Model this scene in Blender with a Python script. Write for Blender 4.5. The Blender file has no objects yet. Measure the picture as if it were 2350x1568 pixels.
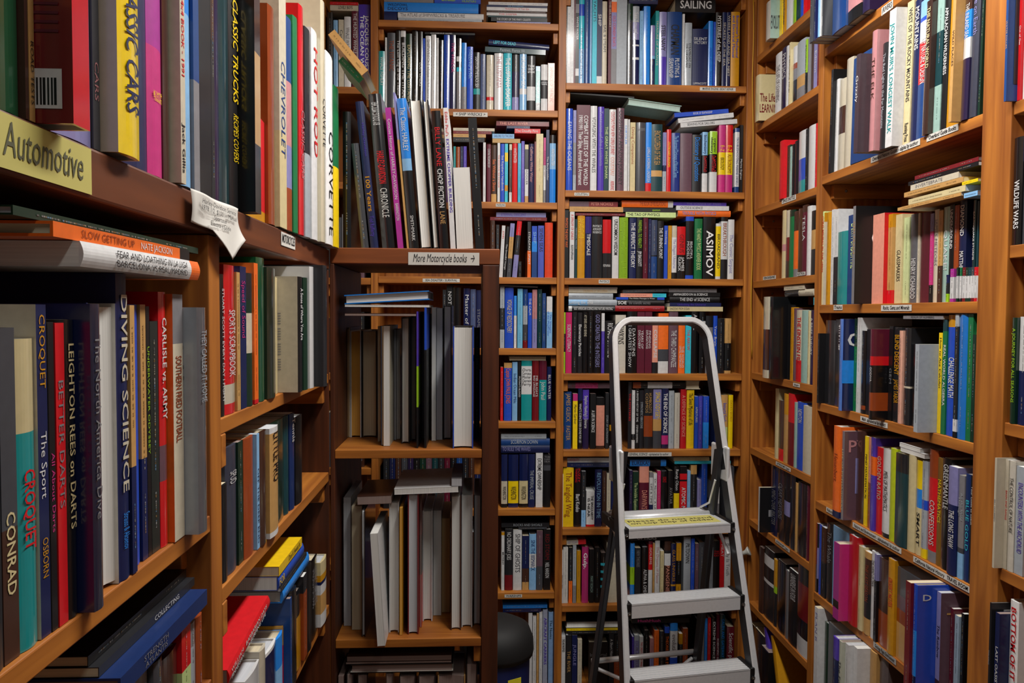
import bpy, math, random, re
from mathutils import Matrix, Vector
random.seed(7)
S = bpy.context.scene
C = S.collection
# ------------------------------------------------------------------ camera
H = 1.65                       # lens height
FPX = 1750.0                   # focal length in pixels of the 2350 px wide frame
RC = Matrix.Rotation(math.radians(-2.8), 3, 'Z') @ Matrix.Rotation(math.radians(90-2.15), 3, 'X') @ Matrix.Rotation(math.radians(.3), 3, 'Z')
cam_d = bpy.data.cameras.new('camera'); cam = bpy.data.objects.new('camera', cam_d); C.objects.link(cam)
cam.matrix_world = Matrix.Translation((0, 0, H)) @ RC.to_4x4()
cam_d.sensor_width = 36; cam_d.lens = 36*FPX/2350; cam_d.clip_start = .02
S.camera = cam
# ------------------------------------------------------------------ light
W = bpy.data.worlds.new('world'); S.world = W; W.use_nodes = True
W.node_tree.nodes['Background'].inputs[0].default_value = (.80, .86, 1, 1)
W.node_tree.nodes['Background'].inputs[1].default_value = .08
S.view_settings.view_transform = 'Standard'; S.view_settings.look = 'None'
S.view_settings.exposure = 0.0; S.view_settings.gamma = 1; S.view_settings.use_curve_mapping = False
def area(name, loc, sx, sy, power, col=(1, .97, .92), rot=(0, 0, 0)):
    d = bpy.data.lights.new(name, 'AREA'); d.shape = 'RECTANGLE'; d.size = sx; d.size_y = sy; d.energy = power; d.color = col
    o = bpy.data.objects.new(name, d); C.objects.link(o); o.location = loc; o.rotation_euler = rot; return o
area('fluorescent_tube_light', (.42, 1.45, 3.03), .16, 1.6, 62)
area('fluorescent_tube_light', (.42, -.9, 3.03), .16, 1.3, 9)
# ------------------------------------------------------------------ helpers
def s2l(h):
    if isinstance(h, str):
        h = h.lstrip('#'); h = [int(h[i:i+2], 16)/255 for i in (0, 2, 4)]
    return tuple(c/12.92 if c <= .04045 else ((c+.055)/1.055)**2.4 for c in h)
def mat(name, rough=.5, spec=.5, metal=0):
    m = bpy.data.materials.new(name); m.use_nodes = True
    b = m.node_tree.nodes['Principled BSDF']; b.inputs['Roughness'].default_value = rough
    b.inputs['Metallic'].default_value = metal; b.inputs['Specular IOR Level'].default_value = spec
    return m, m.node_tree.nodes, m.node_tree.links, b
def plain(name, hexc, rough=.5, spec=.5, metal=0, bump=0, noise=0, scale=60):
    m, n, l, b = mat(name, rough, spec, metal)
    c = s2l(hexc); b.inputs['Base Color'].default_value = (*c, 1)
    tc = n.new('ShaderNodeTexCoord'); nz = n.new('ShaderNodeTexNoise'); nz.inputs['Scale'].default_value = scale
    nz.inputs['Detail'].default_value = 4; l.new(tc.outputs['Object'], nz.inputs['Vector'])
    if noise:
        r = n.new('ShaderNodeMix'); r.data_type = 'RGBA'
        r.inputs[6].default_value = (*[v*(1-noise) for v in c], 1); r.inputs[7].default_value = (*[min(1, v*(1+noise)) for v in c], 1)
        l.new(nz.outputs['Fac'], r.inputs[0]); l.new(r.outputs[2], b.inputs['Base Color'])
    if bump:
        bp = n.new('ShaderNodeBump'); bp.inputs['Strength'].default_value = bump; bp.inputs['Distance'].default_value = .001
        l.new(nz.outputs['Fac'], bp.inputs['Height']); l.new(bp.outputs[0], b.inputs['Normal'])
    return m
def wood(name, dark, lite, stretch=(1, 1, 14), rough=.5, knots=True):
    m, n, l, b = mat(name, rough, .4)
    tc = n.new('ShaderNodeTexCoord'); mp = n.new('ShaderNodeMapping'); mp.inputs['Scale'].default_value = tuple(14/s for s in stretch)
    l.new(tc.outputs['Object'], mp.inputs['Vector'])
    nz = n.new('ShaderNodeTexNoise'); nz.inputs['Scale'].default_value = 2.2; nz.inputs['Detail'].default_value = 6; nz.inputs['Distortion'].default_value = .6
    l.new(mp.outputs[0], nz.inputs['Vector'])
    wv = n.new('ShaderNodeTexWave'); wv.inputs['Scale'].default_value = .9; wv.inputs['Distortion'].default_value = 7; wv.inputs['Detail'].default_value = 3
    l.new(mp.outputs[0], wv.inputs['Vector'])
    mx = n.new('ShaderNodeMath'); mx.operation = 'MULTIPLY_ADD'; mx.inputs[1].default_value = .12
    l.new(wv.outputs['Fac'], mx.inputs[0]); l.new(nz.outputs['Fac'], mx.inputs[2])
    cr = n.new('ShaderNodeValToRGB'); cr.color_ramp.elements[0].position = .3; cr.color_ramp.elements[1].position = .82
    cr.color_ramp.elements[0].color = (*s2l(dark), 1); cr.color_ramp.elements[1].color = (*s2l(lite), 1)
    l.new(mx.outputs[0], cr.inputs[0])
    out = cr.outputs[0]
    if knots:
        vo = n.new('ShaderNodeTexVoronoi'); vo.inputs['Scale'].default_value = 1.6; mp2 = n.new('ShaderNodeMapping')
        mp2.inputs['Scale'].default_value = tuple(1.6/(s**.5) for s in stretch); l.new(tc.outputs['Object'], mp2.inputs[0]); l.new(mp2.outputs[0], vo.inputs['Vector'])
        c2 = n.new('ShaderNodeValToRGB'); c2.color_ramp.elements[0].position = .03; c2.color_ramp.elements[1].position = .075
        c2.color_ramp.elements[0].color = (.28, .2, .15, 1); c2.color_ramp.elements[1].color = (1, 1, 1, 1)
        l.new(vo.outputs['Distance'], c2.inputs[0])
        mu = n.new('ShaderNodeMix'); mu.data_type = 'RGBA'; mu.blend_type = 'MULTIPLY'; mu.inputs[0].default_value = 1
        l.new(out, mu.inputs[6]); l.new(c2.outputs[0], mu.inputs[7]); out = mu.outputs[2]
    l.new(out, b.inputs['Base Color'])
    bp = n.new('ShaderNodeBump'); bp.inputs['Strength'].default_value = .25; bp.inputs['Distance'].default_value = .001
    l.new(nz.outputs['Fac'], bp.inputs['Height']); l.new(bp.outputs[0], b.inputs['Normal'])
    return m
PINE = ('#6e3510', '#b9752c'); DARK = ('#2c140a', '#5a2d15')
WX = wood('pine_board_x', *PINE, (14, 1, 1)); WY = wood('pine_board_y', *PINE, (1, 14, 1)); WZ = wood('pine_board_z', *PINE, (1, 1, 14))
DX = wood('stained_board_x', '#5a2c10', '#8a4a22', (14, 1, 1)); DY = wood('stained_board_y', '#4a2410', '#6e3a1a', (1, 14, 1)); DZ = wood('stained_board_z', *DARK, (1, 1, 14))
def attr_mat(name, rough, spec, coat, speck):
    m, n, l, b = mat(name, rough, spec)
    a = n.new('ShaderNodeAttribute'); a.attribute_name = 'col'
    tc = n.new('ShaderNodeTexCoord'); nz = n.new('ShaderNodeTexNoise'); nz.inputs['Scale'].default_value = 90; nz.inputs['Detail'].default_value = 5
    l.new(tc.outputs['Object'], nz.inputs['Vector'])
    mr = n.new('ShaderNodeMapRange'); mr.inputs[3].default_value = 1-speck; mr.inputs[4].default_value = 1+speck
    l.new(nz.outputs['Fac'], mr.inputs[0])
    mu = n.new('ShaderNodeVectorMath'); mu.operation = 'SCALE'; l.new(a.outputs['Color'], mu.inputs[0]); l.new(mr.outputs[0], mu.inputs['Scale'])
    l.new(mu.outputs[0], b.inputs['Base Color']); b.inputs['Coat Weight'].default_value = coat; b.inputs['Coat Roughness'].default_value = .12
    return m
JM = attr_mat('printed_jacket', .45, .4, .25, .18)
JG = attr_mat('glossy_jacket', .28, .5, .9, .1)
def paper_mat():
    m, n, l, b = mat('page_block', .85, .2)
    a = n.new('ShaderNodeAttribute'); a.attribute_name = 'col'
    tc = n.new('ShaderNodeTexCoord'); mp = n.new('ShaderNodeMapping'); mp.inputs['Scale'].default_value = (900, 6, 6)
    l.new(tc.outputs['Object'], mp.inputs[0]); nz = n.new('ShaderNodeTexNoise'); nz.inputs['Scale'].default_value = 1; nz.inputs['Detail'].default_value = 2
    l.new(mp.outputs[0], nz.inputs['Vector']); mr = n.new('ShaderNodeMapRange'); mr.inputs[3].default_value = .72; mr.inputs[4].default_value = 1.2
    l.new(nz.outputs['Fac'], mr.inputs[0]); mu = n.new('ShaderNodeVectorMath'); mu.operation = 'SCALE'
    l.new(a.outputs['Color'], mu.inputs[0]); l.new(mr.outputs[0], mu.inputs['Scale']); l.new(mu.outputs[0], b.inputs['Base Color'])
    return m
PG = paper_mat()
BMATS = [JM, JG, PG]
ALU = plain('brushed_aluminium', '#e4e6e8', .36, .6, .45, .2, .08, 120); BLK = plain('black_plastic', '#0c0c0d', .45)
PAPER = plain('label_paper', '#c4c2bc', .7, .3, 0, 0, .05, 30); OLDP = plain('yellowed_label', '#b5ad62', .6, .3, 0, 0, .08, 12)
INK = plain('ink', '#0c0c14', .6); TAPE = plain('clear_tape', '#9a9a98', .2, .6)
SCREW = plain('screw_steel', '#9aa0a0', .3, .5, 1)

def link(name, me, parent=None, m=None, M=None):
    o = bpy.data.objects.new(name, me); C.objects.link(o)
    if m is not None: me.materials.append(m)
    if parent is not None: o.parent = parent
    if M is not None: o.matrix_local = M
    return o
def tag(o, label=None, cat=None, group=None, kind=None):
    for k, v in (('label', label), ('category', cat), ('group', group), ('kind', kind)):
        if v: o[k] = v
    return o
class MB:                                   # small mesh collector
    def __init__(s): s.v = []; s.f = []
    def box(s, a, b, M=None):
        i = len(s.v); (x0, y0, z0), (x1, y1, z1) = a, b
        vs = [(x0, y0, z0), (x1, y0, z0), (x1, y1, z0), (x0, y1, z0), (x0, y0, z1), (x1, y0, z1), (x1, y1, z1), (x0, y1, z1)]
        s.v += [tuple(M @ Vector(v)) for v in vs] if M else vs
        s.f += [tuple(i+k for k in q) for q in ((0, 3, 2, 1), (4, 5, 6, 7), (0, 1, 5, 4), (1, 2, 6, 5), (2, 3, 7, 6), (3, 0, 4, 7))]
        return s
    def tube(s, pts, r, seg=10, caps=True, sq=None):
        # sweep of a circle (or sq=(w,d) rounded rectangle) along pts
        pts = [Vector(p) for p in pts]; i0 = len(s.v); n = len(pts); up = None
        for k, p in enumerate(pts):
            t = (pts[min(k+1, n-1)]-pts[max(k-1, 0)]).normalized()
            if up is None:
                up = Vector((0, 1, 0)) if abs(t.y) < .9 else Vector((1, 0, 0))
            side = t.cross(up).normalized(); u2 = side.cross(t).normalized(); up = u2
            if sq:
                w, d = sq; c = min(w, d)*.18
                ring = [(w/2-c, d/2), (-w/2+c, d/2), (-w/2, d/2-c), (-w/2, -d/2+c), (-w/2+c, -d/2), (w/2-c, -d/2), (w/2, -d/2+c), (w/2, d/2-c)]
            else: ring = [(r*math.cos(2*math.pi*j/seg), r*math.sin(2*math.pi*j/seg)) for j in range(seg)]
            for (a, b) in ring: s.v.append(tuple(p+side*a+u2*b))
        m = 8 if sq else seg
        for k in range(n-1):
            for j in range(m):
                a = i0+k*m+j; b = i0+k*m+(j+1) % m; s.f.append((a, b, b+m, a+m))
        if caps: s.f.append(tuple(i0+j for j in range(m))[::-1]); s.f.append(tuple(i0+(n-1)*m+j for j in range(m)))
        return s
    def lathe(s, prof, seg=32, M=None):
        i0 = len(s.v)
        for (r, z) in prof:
            for j in range(seg):
                v = Vector((r*math.cos(2*math.pi*j/seg), r*math.sin(2*math.pi*j/seg), z)); s.v.append(tuple(M @ v) if M else tuple(v))
        for k in range(len(prof)-1):
            for j in range(seg):
                a = i0+k*seg+j; b = i0+k*seg+(j+1) % seg; s.f.append((a, b, b+seg, a+seg))
        s.f.append(tuple(i0+j for j in range(seg))[::-1]); s.f.append(tuple(i0+(len(prof)-1)*seg+j for j in range(seg)))
        return s
    def build(s, name, m, parent=None, bevel=0, smooth=False, M=None):
        me = bpy.data.meshes.new(name); me.from_pydata(s.v, [], s.f); me.update()
        o = link(name, me, parent, m, M)
        if smooth:
            for p in me.polygons: p.use_smooth = True
        if bevel:
            b = o.modifiers.new('bevel', 'BEVEL'); b.width = bevel; b.segments = 2; b.limit_method = 'ANGLE'
        return o
def box(name, a, b, m, parent=None, bevel=.0015, M=None):
    lo = tuple(min(p, q) for p, q in zip(a, b)); hi = tuple(max(p, q) for p, q in zip(a, b))
    c = tuple((p+q)/2 for p, q in zip(lo, hi)); 
    mb = MB().box(tuple(p-q for p, q in zip(lo, c)), tuple(p-q for p, q in zip(hi, c)))
    return mb.build(name, m, parent, bevel, M=(M or Matrix()) @ Matrix.Translation(c))
# ------------------------------------------------------------------ rays
def ray(px, py): return RC @ Vector(((px-1175)/FPX, -(py-784)/FPX, -1))
def atY(px, py, Y): d = ray(px, py); return Vector((0, 0, H))+d*(Y/d.y)
def atX(px, py, X): d = ray(px, py); return Vector((0, 0, H))+d*(X/d.x)
def proj(P):
    q = RC.transposed() @ (Vector(P)-Vector((0, 0, H))); return 1175+FPX*q.x/-q.z, 784-FPX*q.y/-q.z
YB, XL, XR, YM = 3.0, -.335, 1.106, 1.78
class Bay:
    def __init__(s, axis, c): s.axis, s.c = axis, c
    def hit(s, px, py, p=0):                 # (s along the row, z)
        if s.axis == 'F': q = atY(px, py, s.c-p); return q.x, q.z
        if s.axis == 'L': q = atX(px, py, s.c+p); return q.y, q.z
        q = atX(px, py, s.c-p); return -q.y, q.z
    def prot(s, px, py, S0):                 # how far the surface seen at px stands out when its edge is at S0
        if s.axis == 'L': return atY(px, py, S0).x-s.c
        if s.axis == 'R': return s.c-atY(px, py, -S0).x
        return 0
    def M(s, S0, z, p=0):
        if s.axis == 'F': return Matrix.Translation((S0, s.c-p, z))
        if s.axis == 'L': return Matrix.Translation((s.c+p, S0, z)) @ Matrix.Rotation(math.pi/2, 4, 'Z')
        return Matrix.Translation((s.c-p, -S0, z)) @ Matrix.Rotation(-math.pi/2, 4, 'Z')
# ------------------------------------------------------------------ lettering
_tc = {}
def text_geo(t, bold=False):
    k = (t, bold)
    if k in _tc: return _tc[k]
    cu = bpy.data.curves.new('t', 'FONT'); cu.body = t; cu.size = 1; cu.resolution_u = 2; cu.offset = .012 if bold else 0
    o = bpy.data.objects.new('t', cu); me = bpy.data.meshes.new_from_object(o)
    vs = [(v.co.x, v.co.y) for v in me.vertices]; fs = [tuple(p.vertices) for p in me.polygons]
    bpy.data.objects.remove(o); bpy.data.curves.remove(cu); bpy.data.meshes.remove(me)
    if not vs: vs = [(0, 0)]; fs = []
    x0 = min(v[0] for v in vs); x1 = max(v[0] for v in vs); y0 = min(v[1] for v in vs); y1 = max(v[1] for v in vs)
    hh = max(y1, .7)
    vs = [((v[0]-x0), v[1]) for v in vs]
    _tc[k] = (vs, fs, x1-x0, hh); return _tc[k]
def text_plane(t, w, h, bold=False, ital=0):
    # letters filling a w x h rectangle, origin lower left; lines split at '+'
    V = []; F = []; lines = t.split('+'); n = len(lines); lh = h/n
    for i, ln in enumerate(lines):
        vs, fs, L, hh = text_geo(ln, bold); 
        if not fs: continue
        sy = lh*(.78 if n > 1 else .92)/max(hh, .72); sx = min(w/L, sy*1.5); off = (w-L*sx)/2; y0 = h-(i+1)*lh+lh*.12
        b = len(V); V += [(off+x*sx+ital*y*sy, y0+y*sy) for x, y in vs]; F += [tuple(b+k for k in f) for f in fs]
    return V, F
PAL = dict(k='#0b0b0e', K='#1d1e22', g='#77767a', G='#3c3e44', w='#c9cacb', W='#e4e4e4', c='#c6b88c', i='#bcb4a0', s='#9aa2aa', r='#c4121c', R='#6c1018', m='#561228',
           p='#b82c74', P='#a02c8c', u='#4a34a4', U='#20153c', v='#7e7cae', b='#1c48b8', B='#0e1a48', d='#123c78', a='#1e7ed8', l='#7cacd6', t='#128a8c', T='#0b363c',
           n='#0f6a3c', N='#0b2c1e', e='#8fbc1e', E='#bcd08c', y='#e4c40c', Y='#bc8410', o='#e0661c', O='#8c3c14', h='#3e241a', x='#b88e54', q='#30b6cc', f='#b47c80', F='#d8907c', j='#5e4450', z='#8fb0a8')
NAMES = dict(k='black', K='charcoal', g='grey', G='dark grey', w='white', W='bright white', c='cream', i='ivory', s='silver-grey', r='red', R='dark red', m='maroon', p='pink', P='magenta',
             u='violet', U='dark purple', v='lavender', b='blue', B='navy', d='deep blue', a='azure', l='light blue', t='teal', T='dark teal', n='green', N='dark green', e='lime',
             E='pale green', y='yellow', Y='mustard', o='orange', O='rust brown', h='brown', x='tan', q='turquoise', f='dusty pink', F='salmon', j='mauve brown', z='pale sea-green')
LIN = {k: s2l(v) for k, v in PAL.items()}
def bands(cs, h):
    out = []; z = h
    for ch, tint, fr in re.findall(r'([A-Za-z])(?:\.0([A-Za-z])(?![a-z]*\.0))?(\.\d+)?', cs):
        if tint:
            if ch+tint not in LIN: LIN[ch+tint] = tuple(.68*p+.32*q for p, q in zip(LIN[ch], LIN[tint])); NAMES[ch+tint] = NAMES[ch]
            ch = ch+tint
        z1 = h*(1-float(fr)) if fr else 0
        out.append((ch, z, z1)); z = z1
    return out      # top to bottom
def jit(c, a=.06):
    k = 1+random.uniform(-a, a); return tuple(min(1, v*k) for v in c)
class Geo:
    def __init__(s): s.v = []; s.f = []; s.c = []; s.m = []; s.sm = []
    def add(s, vs, fs, col, mi=0, smooth=False):
        b = len(s.v); s.v += vs
        for f in fs: s.f.append(tuple(b+k for k in f)); s.c.append(col); s.m.append(mi); s.sm.append(smooth)
    def mesh(s, name, mats=None):
        me = bpy.data.meshes.new(name); me.from_pydata(s.v, [], s.f)
        used = sorted(set(s.m)); mats = BMATS
        for u in used: me.materials.append(mats[u])
        at = me.color_attributes.new('col', 'FLOAT_COLOR', 'CORNER')
        i = 0; buf = []
        for p, c in zip(me.polygons, s.c): buf += [*c, 1]*p.loop_total
        at.data.foreach_set('color', buf)
        me.polygons.foreach_set('material_index', [used.index(m) for m in s.m])
        me.polygons.foreach_set('use_smooth', s.sm)
        me.update(); return me
def spine_y(x, w, b): return b*(1-math.sin(math.pi*min(1, max(0, x/w))))
def cover_geo(G, w, h, d, cs, hard, gi, bulge, sd=None):
    t = .0026 if hard else .0007; t = min(t, w*.2); b = bulge; n = 8 if b > 0 else 1
    outer = [(0, d)]+[(w*i/n, spine_y(w*i/n, w, b)) for i in range(n+1)]+[(w, d)]
    inner = [(w-t, d)]+[(w-t, b+t), (t, b+t)]+[(t, d)]
    bd = bands(cs, h); zs = [h]+[q[2] for q in bd]
    no = len(outer)
    for (ch, z1, z0) in bd:
        col = jit(LIN[ch], .05)
        vs = [(x, y, z0) for x, y in outer]+[(x, y, z1) for x, y in outer]
        G.add(vs, [(i, i+1, no+i+1, no+i) for i in range(1, no-2)], col, gi, False)
        G.add(vs, [(i, i+1, no+i+1, no+i) for i in (0, no-2)], jit(LIN[sd], .04) if sd else col, gi, False)
        iv = [(x, y, z0) for x, y in inner]+[(x, y, z1) for x, y in inner]
        ic = (.55, .53, .48) if hard else col
        G.add(iv, [(i, i+1, 4+i+1, 4+i) for i in range(3)], ic, 0)
        ev = [(0, d, z0), (t, d, z0), (t, d, z1), (0, d, z1), (w-t, d, z0), (w, d, z0), (w, d, z1), (w-t, d, z1)]
        G.add(ev, [(1, 0, 3, 2), (5, 4, 7, 6)], col, 0)
    for z, ch, fl in ((h, bd[0][0], 1), (0, bd[-1][0], 0)):     # rims
        col = LIN[ch]
        m = outer[1:-1]; poly = [(0, d)]+m+[(w, d)]+inner
        vs = [(x, y, z) for x, y in poly]; k = len(poly)
        # left board, spine strip, right board
        L = [0, 1, k-2, k-1]; Rr = [len(m), len(m)+1, len(m)+2, len(m)+3]; sp = list(range(1, len(m)+1))+[len(m)+3, k-2]
        fs = [tuple(L), tuple(Rr), tuple(sp)]
        if not fl: fs = [f[::-1] for f in fs]
        G.add(vs, fs, col, gi)
    return t
def page_geo(G, w, h, d, hard, bulge, pcol):
    t = .0026 if hard else .0007; t = min(t, w*.2); e = .0035 if hard else .0004; y0 = bulge+t
    # fore edge of a bound book is slightly hollow
    n = 5; hol = min(.006, w*.12) if hard else 0
    fx = [(w-t-(w-2*t)*i/n) for i in range(n+1)]
    prof = [(t, y0), (w-t, y0)]+[(x, d-e-hol*math.sin(math.pi*(i/n))) for i, x in enumerate(fx)]
    k = len(prof); vs = [(x, y, e) for x, y in prof]+[(x, y, h-e) for x, y in prof]
    fs = [(i, (i+1) % k, k+(i+1) % k, k+i) for i in range(k)]+[tuple(range(k))[::-1], tuple(range(k, 2*k))]
    G.add(vs, fs, pcol, 2)
def title_geo(G, b, segs):
    w, h, bl = b['w'], b['h'], b['bulge']
    for (t, tc, f0, f1, st) in segs:
        if not t: continue
        bold = 'b' in st; ital = .2 if 'i' in st else 0
        col = LIN[tc]
        if 'h' in st:      # reads across the spine
            W_ = w*.84; n = t.count('+')+1; hh = min((f1-f0)*h, W_*.42*n)
            V, F = text_plane(t, W_, hh, bold, ital)
            zt = h*(1-f0)-hh
            vs = [(w*.08+x, 0, zt+y) for x, y in V]
        else:
            n = t.count('+')+1; frac = .62 if n == 1 else .8
            if 's' in st: frac *= .62
            W_ = w*frac; Lh = (f1-f0)*h
            V, F = text_plane(t, Lh, W_, bold, ital)
            if 'r' in st: vs = [(w/2+W_/2-y, 0, h*(1-f0)-Lh+x) for x, y in V]
            else: vs = [((w-W_)/2+y, 0, h*(1-f0)-x) for x, y in V]
        vs = [(x, -.0005, z) for x, y, z in vs]
        G.add(vs, F, col, 0)
BOOKS = []      # every book as data until the end, then ranked
def lib(row, **k): k['row'] = row; BOOKS.append(k); return k

def side_geo(G, b):
    # what is printed on the board that faces the viewer: (kind, y0, y1, z0, z1 as fractions, colour, text)
    w, h, d = b['w'], b['h'], b['d']; R_ = b['bay'].axis == 'R'; x = w+.0005 if R_ else -.0005
    for (y0, y1, z0, z1, ch, t) in b['side']:
        if t is None:
            e = .0002 if ch != 'k' else .0004; xx = x+e if R_ else x-e
            G.add([(xx, y0*d, z0*h), (xx, y1*d, z0*h), (xx, y1*d, z1*h), (xx, y0*d, z1*h)], [(0, 1, 2, 3)], LIN[ch], 0)
        else:
            W_ = (y1-y0)*d; V, Fc = text_plane(t, W_, (z1-z0)*h, True); xx = x+.0004 if R_ else x-.0004
            G.add([(xx, (y0*d+u) if R_ else (y1*d-u), z0*h+v) for u, v in V], Fc, LIN[ch], 0)
ALU_SHADE = plain('dark_channel_metal', '#3a3c40', .4, .5, .5, .2, .1, 100)  # aluminium with its dark reflections put into the base colour
# ------------------------------------------------------------------ bays
F = Bay('F', YB+.025); BL = Bay('L', XL-.004); BR = Bay('R', XR+.004); FM = Bay('F', YM+.02)
def parse(line):
    p = [q.strip() for q in line.split('|')]
    tk = p[0].split(); o = dict(H=False)
    if tk[0] == 'H': o['H'] = True; tk = tk[1:]
    nn = 4 if o['H'] else 3
    o['n'] = [float(v) for v in tk[:nn]]; o['cs'] = tk[nn]
    for f in tk[nn+1:]:
        if f.startswith('sd:'): o['sd'] = f[3:]
        elif '=' in f: a, b = f.split('='); o[a] = float(b)
        else: o[f] = 1
    tx = []
    for i in range(1, len(p)-1, 2):
        st = p[i+1].split(); f = [float(v) for v in st[1:3]] if len(st) >= 3 else ([.07, .93] if not (i == 1 and len(p) > 3) else [.07, .68])
        if i == 3 and len(st) < 3: f = [.73, .94]
        tx.append((p[i].lstrip('!'), st[0][0], f[0], f[1], st[0][1:]))
    o['texts'] = tx
    o['title'] = '' if len(p) < 2 or p[1].startswith('!') else p[1].replace('+', ' ')
    return o
def seg_colour(cs, fr):
    for ch, z1, z0 in bands(cs, 1):
        if 1-fr >= z0: return ch
    return cs[0]
# cover art and print on the boards that face the viewer
SIDE = {
 ('automotive shelf', 170): [(.08, .5, .08, .30, 'w', None)]+[(.12+k*.028, .12+k*.028+(.014 if k % 3 else .02), .10, .25, 'k', None) for k in range(13)]+[(.1, .6, .5+.05*k, .515+.05*k, 'm', None) for k in range(4)],
 ('darts and sports shelf', 396): [],
 ('darts and sports shelf', 457): [(.30, .62, .06, .34, 'W', None)]+[(.36+k*.05, .385+k*.05, .10, .26, 'k', None) for k in range(5)]+[(.1, .55, .45, .85, 'G', 'FREE+AGENT+SPEAKER')],
 ('sports scrapbook shelf', 687): [(.25, .9, .78, .84, 'G', 'ARE')]+[(.25, .85, .70-.022*k, .708-.022*k, 'g', None) for k in range(24) if k % 6],
 ('second shelf of the narrow right bay', 1727): [(.05, .75, .15, .62, 'R', 'The Life of+LEARNING')],
 ('top shelf of the narrow right bay', 1750): [(.05, .6, .2, .6, 'G', "EVOLUTION'S")],
 ('rocks and minerals shelf', 1955): [(.3, .75, .58, .75, 'W', 'GEM'), (.45, .62, .2, .6, 'O', None), (.4, .52, .12, .35, 'Y', None)],
 ('crystals and mathematics shelf', 1926): [(.1, .4, .68, .85, 'w', 'C'), (.0, .5, .3, .55, 'a', None)],
 ('crystals and mathematics shelf', 2155): [(.3, .9, .1, .35, 'k', None), (.4, .85, .2, .3, 'y', 'THE'), (.4, .9, .55, .62, 'k', 'explains')],
 ('golden ratio shelf', 1934): [(.1, .5, .75, .9, 'f', 'PY'), (.25, .6, .3, .7, 'v', None)],
 ('mind over matter shelf', 1744): [(.3, .6, .35, .5, 'g', None)],
 ('atom shelf', 1764): [(.55, .75, .35, .5, 's', None)],
 ('environment shelf', 2103): [(.05, .3, .86, .92, 'w', 'D'), (.0, .95, .02, .14, 'K', None)],
 ('environment shelf', 2158): [(.1, .6, .7, .82, 'x', 'The')],
 ('top shelf of the nearest right bay', 2288): [(.1, .95, .12, .95, 'K', None)],
 ('nature guides shelf', 1917): [],
}
def row(desc, bay, ref, data, dmax=.17, group=None, lean=0, base_p=0):
    z0 = bay.hit(*ref)[1] if isinstance(ref, tuple) else ref
    ents = [parse(l) for l in data.strip().split('\n') if l.strip()]
    st = [e for e in ents if not e['H']]; ho = [e for e in ents if e['H']]
    ordr = st[::-1] if bay.axis == 'R' else st
    prev = None; pp = base_p; k = 0; px_prev = None; out = []
    for e in ordr:
        x0, x1, yt = e['n']; cs = e['cs']; ln = e.get('L', lean)
        zr = z0
        if bay.axis == 'F':
            p = e.get('pr', 0)
            if 'yb' in e:
                q = ray((x0+x1)/2, e['yb']); p = bay.c-q.y*(z0-H)/q.z; zr = z0
            s0 = bay.hit(x0, yt, p)[0]; s1 = bay.hit(x1, yt, p)[0]
            if prev is not None and s0 < prev and not ln and 'free' not in e: s0 = prev+.0002
            if not ln: prev = s1
        else:
            near, far = (x0, x1) if bay.axis == 'L' else (x1, x0); sg = 1 if bay.axis == 'L' else -1
            ymid = (yt+800)/2
            if prev is None or 'free' in e:
                p = e.get('pr', base_p); sn = bay.hit(near, ymid, p)[0]
            else:
                sn = prev+sg*.0006; gap = (near-px_prev)*sg
                if gap > 2: p = max(-.05, min(.17, bay.prot(near, ymid, sn)))
                else: p = min(pp, e.get('pr', base_p+random.uniform(-.004, .004)))
            p = e.get('pr', p)
            sf = bay.hit(far, ymid, p)[0]
            if (sf-sn)*sg < .004: sf = sn+sg*.006
            s0, s1 = min(sn, sf), max(sn, sf); prev = sf; px_prev = far; pp = p
        if s1-s0 < .004: s1 = s0+.004
        zt = bay.hit((x0+x1)/2, yt, p)[1]; h = max(.05, (zt-zr)/math.cos(math.radians(ln)))
        w = s1-s0-.0004; d = e.get('D', 0)/100 or min(dmax, max(.10, h*random.uniform(.62, .72)))
        hard = 'hb' in e or ('pb' not in e and w > .014 and random.random() < .65)
        bulge = 0 if not hard and w < .03 else min(.0032, w*.1)
        if 'flat' in e: bulge = 0
        out.append(lib(desc, bay=bay, s0=s0, z=zr, p=p, w=w, h=h, d=d, cs=cs, hard=hard, bulge=bulge, lean=ln, rev='rev' in e,
            gloss=('gl' in e) or (hard and random.random() < .5), texts=e['texts'], title=e['title'], horiz=False, group=group,
            px=(x0, x1, yt), area=(min(x1, 2350)-max(x0, 0))*max(10, (min(1568, proj(bay.M(s0, zr, p).translation)[1])-max(0, yt))), pcol=e.get('pc', 0), sd=e.get('sd'), side=SIDE.get((desc, x0), [])))
    if bay.axis == 'R': out = out[::-1]
    for i, b in enumerate(out): b['idx'] = i; b['sib'] = out
    hs = []
    for e in ho:
        x0, x1, y0, y1 = e['n']; p = e.get('pr', base_p); cs = e['cs']; til = e.get('T', 0)
        ya, yb = (y0+y1)/2, (y0+y1)/2
        sa = bay.hit(x0, ya, p)[0]; sb = bay.hit(x1, yb, p)[0]; xm = (x0+x1)/2
        zt = bay.hit(xm, y0, p)[1]; zb = bay.hit(xm, y1, p)[1]
        Lh = (sb-sa)/math.cos(math.radians(til)); T_ = max(.004, zt-zb-.0008)
        zb += .0004; zb -= math.sin(math.radians(til))*Lh/2
        hs.append(lib(desc, bay=bay, s0=sb, s00=sa, z=zb, p=p, w=T_, h=Lh, d=e.get('D', 0)/100 or min(dmax, .15), cs=cs, hard='hb' in e or T_ > .024, bulge=0 if T_ < .02 else .003, lean=til, rev='rev' in e,
            gloss='gl' in e, texts=e['texts'], title=e['title'], horiz=True, group=group, px=(x0, x1, y0), area=(x1-x0)*(y1-y0), pcol=e.get('pc', 0), idx=len(hs), sib=None, sd=None, side=[]))
    for b in hs: b['sib'] = hs
    return out
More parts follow.
